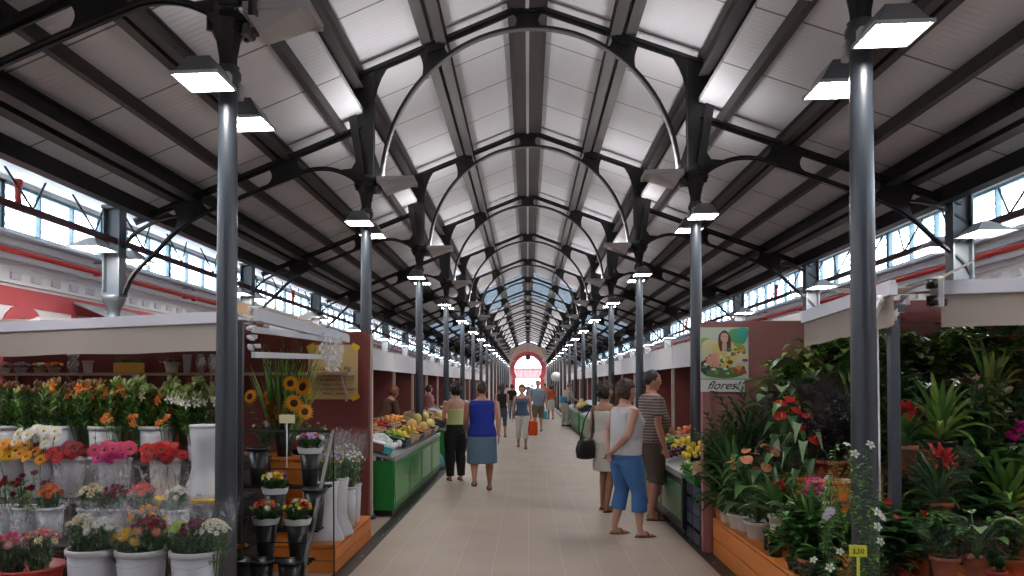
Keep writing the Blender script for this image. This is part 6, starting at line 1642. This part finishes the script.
# back row (against the partition) and the upper step
P('spiky', 712, 430, 7.22, T1, .60, 'dark spiky plant at the aisle end of the rose brown partition', t=402, w=52, leaf=[G_DK], pot='orange', pw=.08)
P('palm', 764, 430, 7.1, T1, .80, 'dark green palm in front of the poster', t=386, w=76, leaf=[G_DK, G_DK, G_MD], pot='black', pw=.1)
P('palm', 733, 440, 7.1, T1, .55, 'smaller dark palm at the platform edge under the poster', t=415, w=60, leaf=[G_DK], pot='white', pw=.07)
P('blade', 708, 470, 7.33, T1, .42, 'broad bladed green plant at the corner of the orange platform', t=440, w=50, leaf=[G_MD, G_DK], pot='orange', pw=.075, ph=.11)
P('blade', 735, 480, 6.85, T1, .42, 'glossy dark plant behind the salmon anthuriums', t=432, w=60, leaf=[G_DK, G_MD], pot='white', pw=.075)
g = MB(); g.bx(-.2, .2, -.1, .1, 0, 1.20, mat('stand_dark', (.04, .03, .03), .6), .005); tag(g.build('plant_stand', loc=(2.33, 7.1, .35)), 'dark stand under the variegated trailing plant', 'stand')
plant('trail', 2.36, 7.08, 1.555, .62, 'yellow green variegated trailing plant beside the poster', leaf=[G_YG, G_LT, G_MD], pot='white', pw=.08, seed=3)
plant('heart', 2.42, 7.08, 1.555, .40, 'light green leafy plant beside the trailing plant', leaf=[G_LT, G_YG], pot='black', pw=.07, seed=4)
P('broad', 782, 398, 6.6, 1.05-.35+.35-.0, .62, 'plant with very large pale green leaves above the red anthuriums', t=374, w=66, leaf=[G_PALE], pot='white', pw=.09)
g = MB(); g.bx(-.17, .17, -.15, .15, 0, .69, mat('stand_dark', (.04, .03, .03), .6), .005); tag(g.build('plant_stand', loc=(at(782, 398, 6.6).x, 6.6, .35)), 'dark stand under the large pale leaved plant', 'stand')
P('broad', 818, 375, 6.75, T2, .85, 'striped calathea with long patterned leaves left of the near right column', t=352, w=80, leaf=[mat('leaf_striped', (.12, .20, .09), .45, var=.5, scale=30), G_DK], pot='terra', pw=.1)
r = plant('bush', at(829, 420, 6.05).x, 6.05, .90, .52, 'dark purple leaved plant wrapped in dark cellophane in a terracotta pot', leaf=[M_PURP, M_PURP, G_DK], pot='terra', pw=.125, ph=.13, wrap=(.22, .62, M_FILMD), seed=2)
P('blade', 856, 400, 6.6, T2, .55, 'striped leaf plant with red heart behind the near right column', t=366, w=46, leaf=[G_LT, mat('leaf_striped', (.12, .20, .09), .45, var=.5, scale=30)], bl=[('bromeliad', C_RED, .07, 1, .05, .45)])
P('heart', 790, 430, 6.25, stand(790, 430, 6.25, .75, 'dark plant stand under the larger red anthurium'), .75, 'red flowering anthurium below the large pale leaves', t=405, w=60, leaf=[G_DK, G_MD], pot='terra', pw=.1, bl=[('anthurium', C_RED, .062, 5, .24, 1.08)])
P('heart', 805, 450, 6.0, T1, .60, 'second red anthurium with silvery leaves beside the dark wrapped plant', t=425, w=50, leaf=[G_PALE, G_DK, G_DK], pot='terra', bl=[('anthurium', C_RED, .062, 3, .22, 1.12)])
P('heart', 758, 480, 6.42, T1, .42, 'salmon flowering anthurium in a white pot at the platform edge', t=458, w=70, leaf=[G_DK, G_MD], pot='white', pw=.11, ph=.14, bl=[('anthurium', C_SALM, .055, 8, .44, 1.18)])
P('heart', 745, 500, 6.72, T1, .32, 'small anthurium with orange flowers in a white pot, second from the platform corner', t=455, w=50, leaf=[G_DK, G_MD], pot='white', pw=.07, ph=.14, bl=[('anthurium', C_SALM, .05, 4, .3, .9)])
P('bush', 720, 500, 7.15, T1, .25, 'small dark bush in a narrow white pot near the platform corner', t=450, w=40, leaf=[G_DK], pot='white', pw=.06, ph=.15)
P('blade', 778, 500, 5.9, stand(778, 500, 5.9, .50, 'low dark stand under the small red bromeliad', .09), .34, 'bromeliad with a bright red flower among the anthuriums', t=475, w=56, leaf=[G_MD, G_DK], bl=[('bromeliad', C_RED, .07, 1, .02, .8)], pot='white', pw=.07)
# front row along the platform edge
P('bush', 766, 560, 5.25, T1, .17, 'low plant with small crimson flowers at the platform edge', leaf=[G_DK, G_MD], bl=[('carnation', C_HOT, .022, 9, .3, .9)], pot='black', pw=.07, ph=.08)
P('blade', 757, 570, 5.35, T1, .15, 'low dark bladed plant at the near platform edge', leaf=[G_DK], pot='black', pw=.07, ph=.07)
P('bush', 744, 560, 5.75, T1, .16, 'low plant with small white and yellow flowers at the platform edge', leaf=[G_MD, G_LT], bl=[('five', C_WHI, .022, 7, .3, .9), ('five', C_YEL, .018, 6, .3, .9)], pot='black', pw=.06, ph=.08)
P('blade', 812, 520, 5.12, T1, .50, 'tall stemmed plant with a pink spidery bloom in front of the orange box', t=480, w=60, leaf=[G_MD, G_LT], bl=[('nerine', C_PPINK, .06, 1, .08, .95), ('nerine', C_HOT, .075, 2, .06, 1.0)], pot='terra')
P('bush', 802, 540, 5.15, T1, .42, 'green bush at the foot of the pink spidery bloom', t=490, w=52, leaf=[G_MD, G_DK], pot='black', bl=[('five', C_WHI, .022, 3, .3, .9)])
P('bush', 780, 575, 4.98+.08, T1, .32, 'dark leafy bush at the bottom edge left of the near right column', t=520, w=54, leaf=[G_DK, G_MD], pot='black', ph=.09)
P('bush', 795, 500, 6.15, T1, .40, 'green bush between the anthuriums and the orange box', t=475, w=50, leaf=[G_MD, G_LT], pot='black')
P('bush', 826, 560, 5.05, T1, .36, 'leafy bush with orange buds left of the near right column', t=512, w=52, leaf=[G_DK, G_MD], pot='black', bl=[('five', C_ORA, .02, 4, .3, .9)])
P('climber', 850, 500, 4.26, stand(850, 500, 4.26, .40, 'dark stand under the white climber before the near right column', .11, 0), .85, 'tall white flowering climber trained in front of the near right column', t=452, w=50, leaf=[G_MD, G_DK, G_LT], pot='terra', pw=.09, bl=[('five', C_WHI, .026, 15, .3, .9), ('five', C_LIL, .03, 4, .3, .9)])
P('climber', 872, 520, 5.25, T1, .55, 'leafy climber with lilac flowers right of the near right column', t=500, w=44, leaf=[G_DK, G_MD], pot='terra', pw=.09, bl=[('five', C_LIL, .032, 6, .3, .9)])
for k, (px, zz) in enumerate(((858, 0), (883, -.06))):
    if k: continue
    p = at(px, 551, 4.10); r = empty('plant_label', (p.x, 4.10, p.z)); tag(r, 'yellow plastic plant label on a stake in front of the white climber', 'plant label')
    g = MB(); g.bx(-.045, .045, -.003, .003, -.03, .03, mat('label_yellow', (.80, .75, .05), .5), .003); g.build('tag', r); g = MB(); g.bx(-.007, .007, -.003, .003, -.30, -.03, mat('label_yellow', (.80, .75, .05), .5)); g.build('stake', r)
    text_mesh('lettering', '3,50', .035, M_INK, r, (0, -.0045, -.012), ext=.0005)
# right of the column
q = random.Random(77)
P('bush', 905, 385, 6.4, T2, .60, 'pink and white flowering bush behind the square post', t=372, w=70, leaf=[G_DK, G_MD], bl=[('carnation', C_WHI, .045, 3, .2, .9), ('carnation', C_PPINK, .04, 3, .2, .9)])
P('blade', 904, 425, 5.62, stand(904, 425, 5.62, .98, 'dark plant stand under the upper red star flower'), .55, 'bromeliad with a large red star flower right of the near right column', t=405, w=56, leaf=[G_DK, G_MD], bl=[('bromeliad', C_RED, .135, 1, .02, .97)], ph=.2)
P('blade', 938, 470, 5.25, stand(938, 470, 5.25, .68, 'dark plant stand under the lower red star flower'), .45, 'second bromeliad with a red star flower lower down', t=450, w=56, leaf=[G_DK, G_MD], bl=[('bromeliad', C_RED, .12, 1, .02, .97)], ph=.16, wrap=(.2, .42, M_FILMK))
P('blade', 940, 400, 5.65, stand(940, 400, 5.65, 1.08, 'dark plant stand under the yellow edged dracaena'), .60, 'yellow edged dracaena above the second red star flower', t=378, w=66, leaf=[G_YG, G_LT, G_MD], pot='black', pw=.1)
P('bush', 965, 430, 5.9, T1+.0, .85, 'tall leafy bush with pale flowers right of the dracaena', t=388, w=70, leaf=[G_DK, G_MD], bl=[('five', C_PPINK, .03, 8, .3, .9)])
P('blade', 990, 400, 6.55, stand(990, 400, 6.55, 1.25, 'dark plant stand under the upright cordyline', .11, .92), .60, 'upright cordyline with yellow green crown below the shelf', t=345, w=50, leaf=[G_LT, G_YG, G_MD], pot='terra', bl=[('bud', C_CRM, .10, 4, .25, .35)])
P('climber', 1015, 440, 5.9, T1, 1.0, 'tall climber with magenta flowers at the right edge', t=385, w=60, leaf=[G_DK, G_MD], bl=[('carnation', C_HOT, .05, 8, .3, .9)])
P('blade', 1006, 490, 5.35, stand(1006, 490, 5.35, .60, 'dark plant stand under the green rosette plant'), .48, 'green rosette plant at the right edge above the wrapped pots', t=450, w=84, leaf=[G_MD, G_LT], pot='black', pw=.08, ph=.18)
P('bush', 955, 500, 5.6, T1, .48, 'dark bush behind the wrapped pots', t=455, w=90, leaf=[G_DK])
P('bush', 985, 480, 5.75, T1, .62, 'dark bush with white flowers in the middle of the right stall', t=420, w=90, leaf=[G_DK, G_MD], bl=[('five', C_WHI, .03, 7, .3, .9)])
P('bush', 920, 520, 5.3, T1, .50, 'green bush between the climber and the wrapped pots', t=500, w=60, leaf=[G_DK, G_MD], bl=[('carnation', C_RED, .03, 3, .3, .9)])
P('bush', 896, 560, 5.1, T1, .36, 'leafy bush with red flowers at the bottom edge of the right stall', t=512, w=54, leaf=[G_MD, G_DK], bl=[('carnation', C_RED, .035, 3, .3, .9)], pot='red')
P('bush', 880, 575, 5.0, T1, .30, 'low dark bush at the bottom edge right of the near right column', t=520, w=60, leaf=[G_DK], bl=[('five', C_RED, .03, 2, .3, .9)], pot='black')
for k, px in enumerate((945, 977, 1012)):
    P('bush' if k != 1 else 'broad', px, 560, 4.60, .50, .30, 'terracotta potted plant in clear film at the lower right, %s from left' % ORD[k], leaf=[G_DK, G_MD] if k != 1 else [G_PALE, G_MD], pot='terra', pw=.075, ph=.12, wrap=(.15, .24, M_FILMK))
P('bush', 996, 566, 4.45, .50, .12, 'tiny pot between the wrapped plants at the lower right', leaf=[G_DK], pot='red', pw=.05, ph=.08)
# green hedge of hanging ivy and shelf plants behind
for k in range(9):
    x = 2.75+k*.26; zt_ = 1.78 if k < 5 else 1.93
    yy = 7.22 if k < 4 else 7.24
    if k < 8:
        yy = 7.2-.04*(k % 2); r = plant('trail', x, yy, 1.80-.12*(k % 2), .62, 'trailing green ivy hung on the partition, %s from the left of the ivy row' % ORD[k], leaf=[G_MD, G_LT, G_LT], pot='black', pw=.08, ph=.12, seed=k)
        g = MB(); g.tube([(.0, .0, .12), (0, .1, .36), (0, 7.45-yy, .37)], .004, M_BLACK, 5); g.build('wire_hook', r)
for k, x in enumerate((3.95, 4.3, 4.65, 5.0, 5.4, 5.8)):
    plant(('trail', 'palm', 'heart', 'blade', 'trail', 'palm')[k], x, 7.25, 1.93, .42, 'green plant on the back shelf of the right stall, %s from the left' % ORD[k], leaf=[G_MD, G_DK] if k % 2 else [G_LT, G_MD], pot='terra' if k != 2 else 'red', pw=.08, ph=.11, seed=k+40)
for k, (px, py, Y) in enumerate(((885, 400, 7.05), (870, 385, 7.0), (915, 372, 7.1), (900, 440, 6.9), (1000, 430, 6.9), (960, 405, 7.0), (845, 450, 6.95), (1020, 390, 6.8))):
    P('bush' if k % 2 else 'heart', px, py, Y, T2, .62 if k < 4 else .5, 'dark background plant on the orange upper step, %s of them' % ORD[k], t=(390, 362, 380, 400, 385, 392, 405, 380)[k], w=80, leaf=[G_DK, G_MD] if k % 3 else [G_MD, G_LT], pot='black', pw=.09, bl=None if k % 3 else [('five', C_WHI, .026, 4, .3, .9)])
# bottles / ribbon rolls by the shelf end
for k, (px, c) in enumerate(((930, (.55, .5, .45)), (934, (.3, .05, .04)), (938, (.70, .45, .1)), (943, (.75, .48, .04)), (947, (.6, .55, .5)))):
    p = at(px, 372, 7.3); g = MB()
    g.tube([(0, 0, -.17), (0, 0, .17)], .013, mat('ribbon_%d' % k, c, .4), 10); o = tag(g.build('ribbon_roll', loc=(p.x, 7.36, p.z)), 'upright ribbon roll hanging by the shelf end, %s from the left' % ORD[k], 'ribbon roll', 'ribbon rolls'); g = MB(); g.tube([(0, 0, .17), (0, .10, .19)], .005, M_BLACK, 5); g.build('hook', o)
g = MB(); g.bx(-.02, .02, -.02, .02, 0, 1.05, mat('wood_edge', (.45, .28, .2), .6)); tag(g.build('shelf_post', loc=(at(945, 360, 7.2).x, 7.2, .92)), 'wooden upright at the left end of the back shelf', 'post')
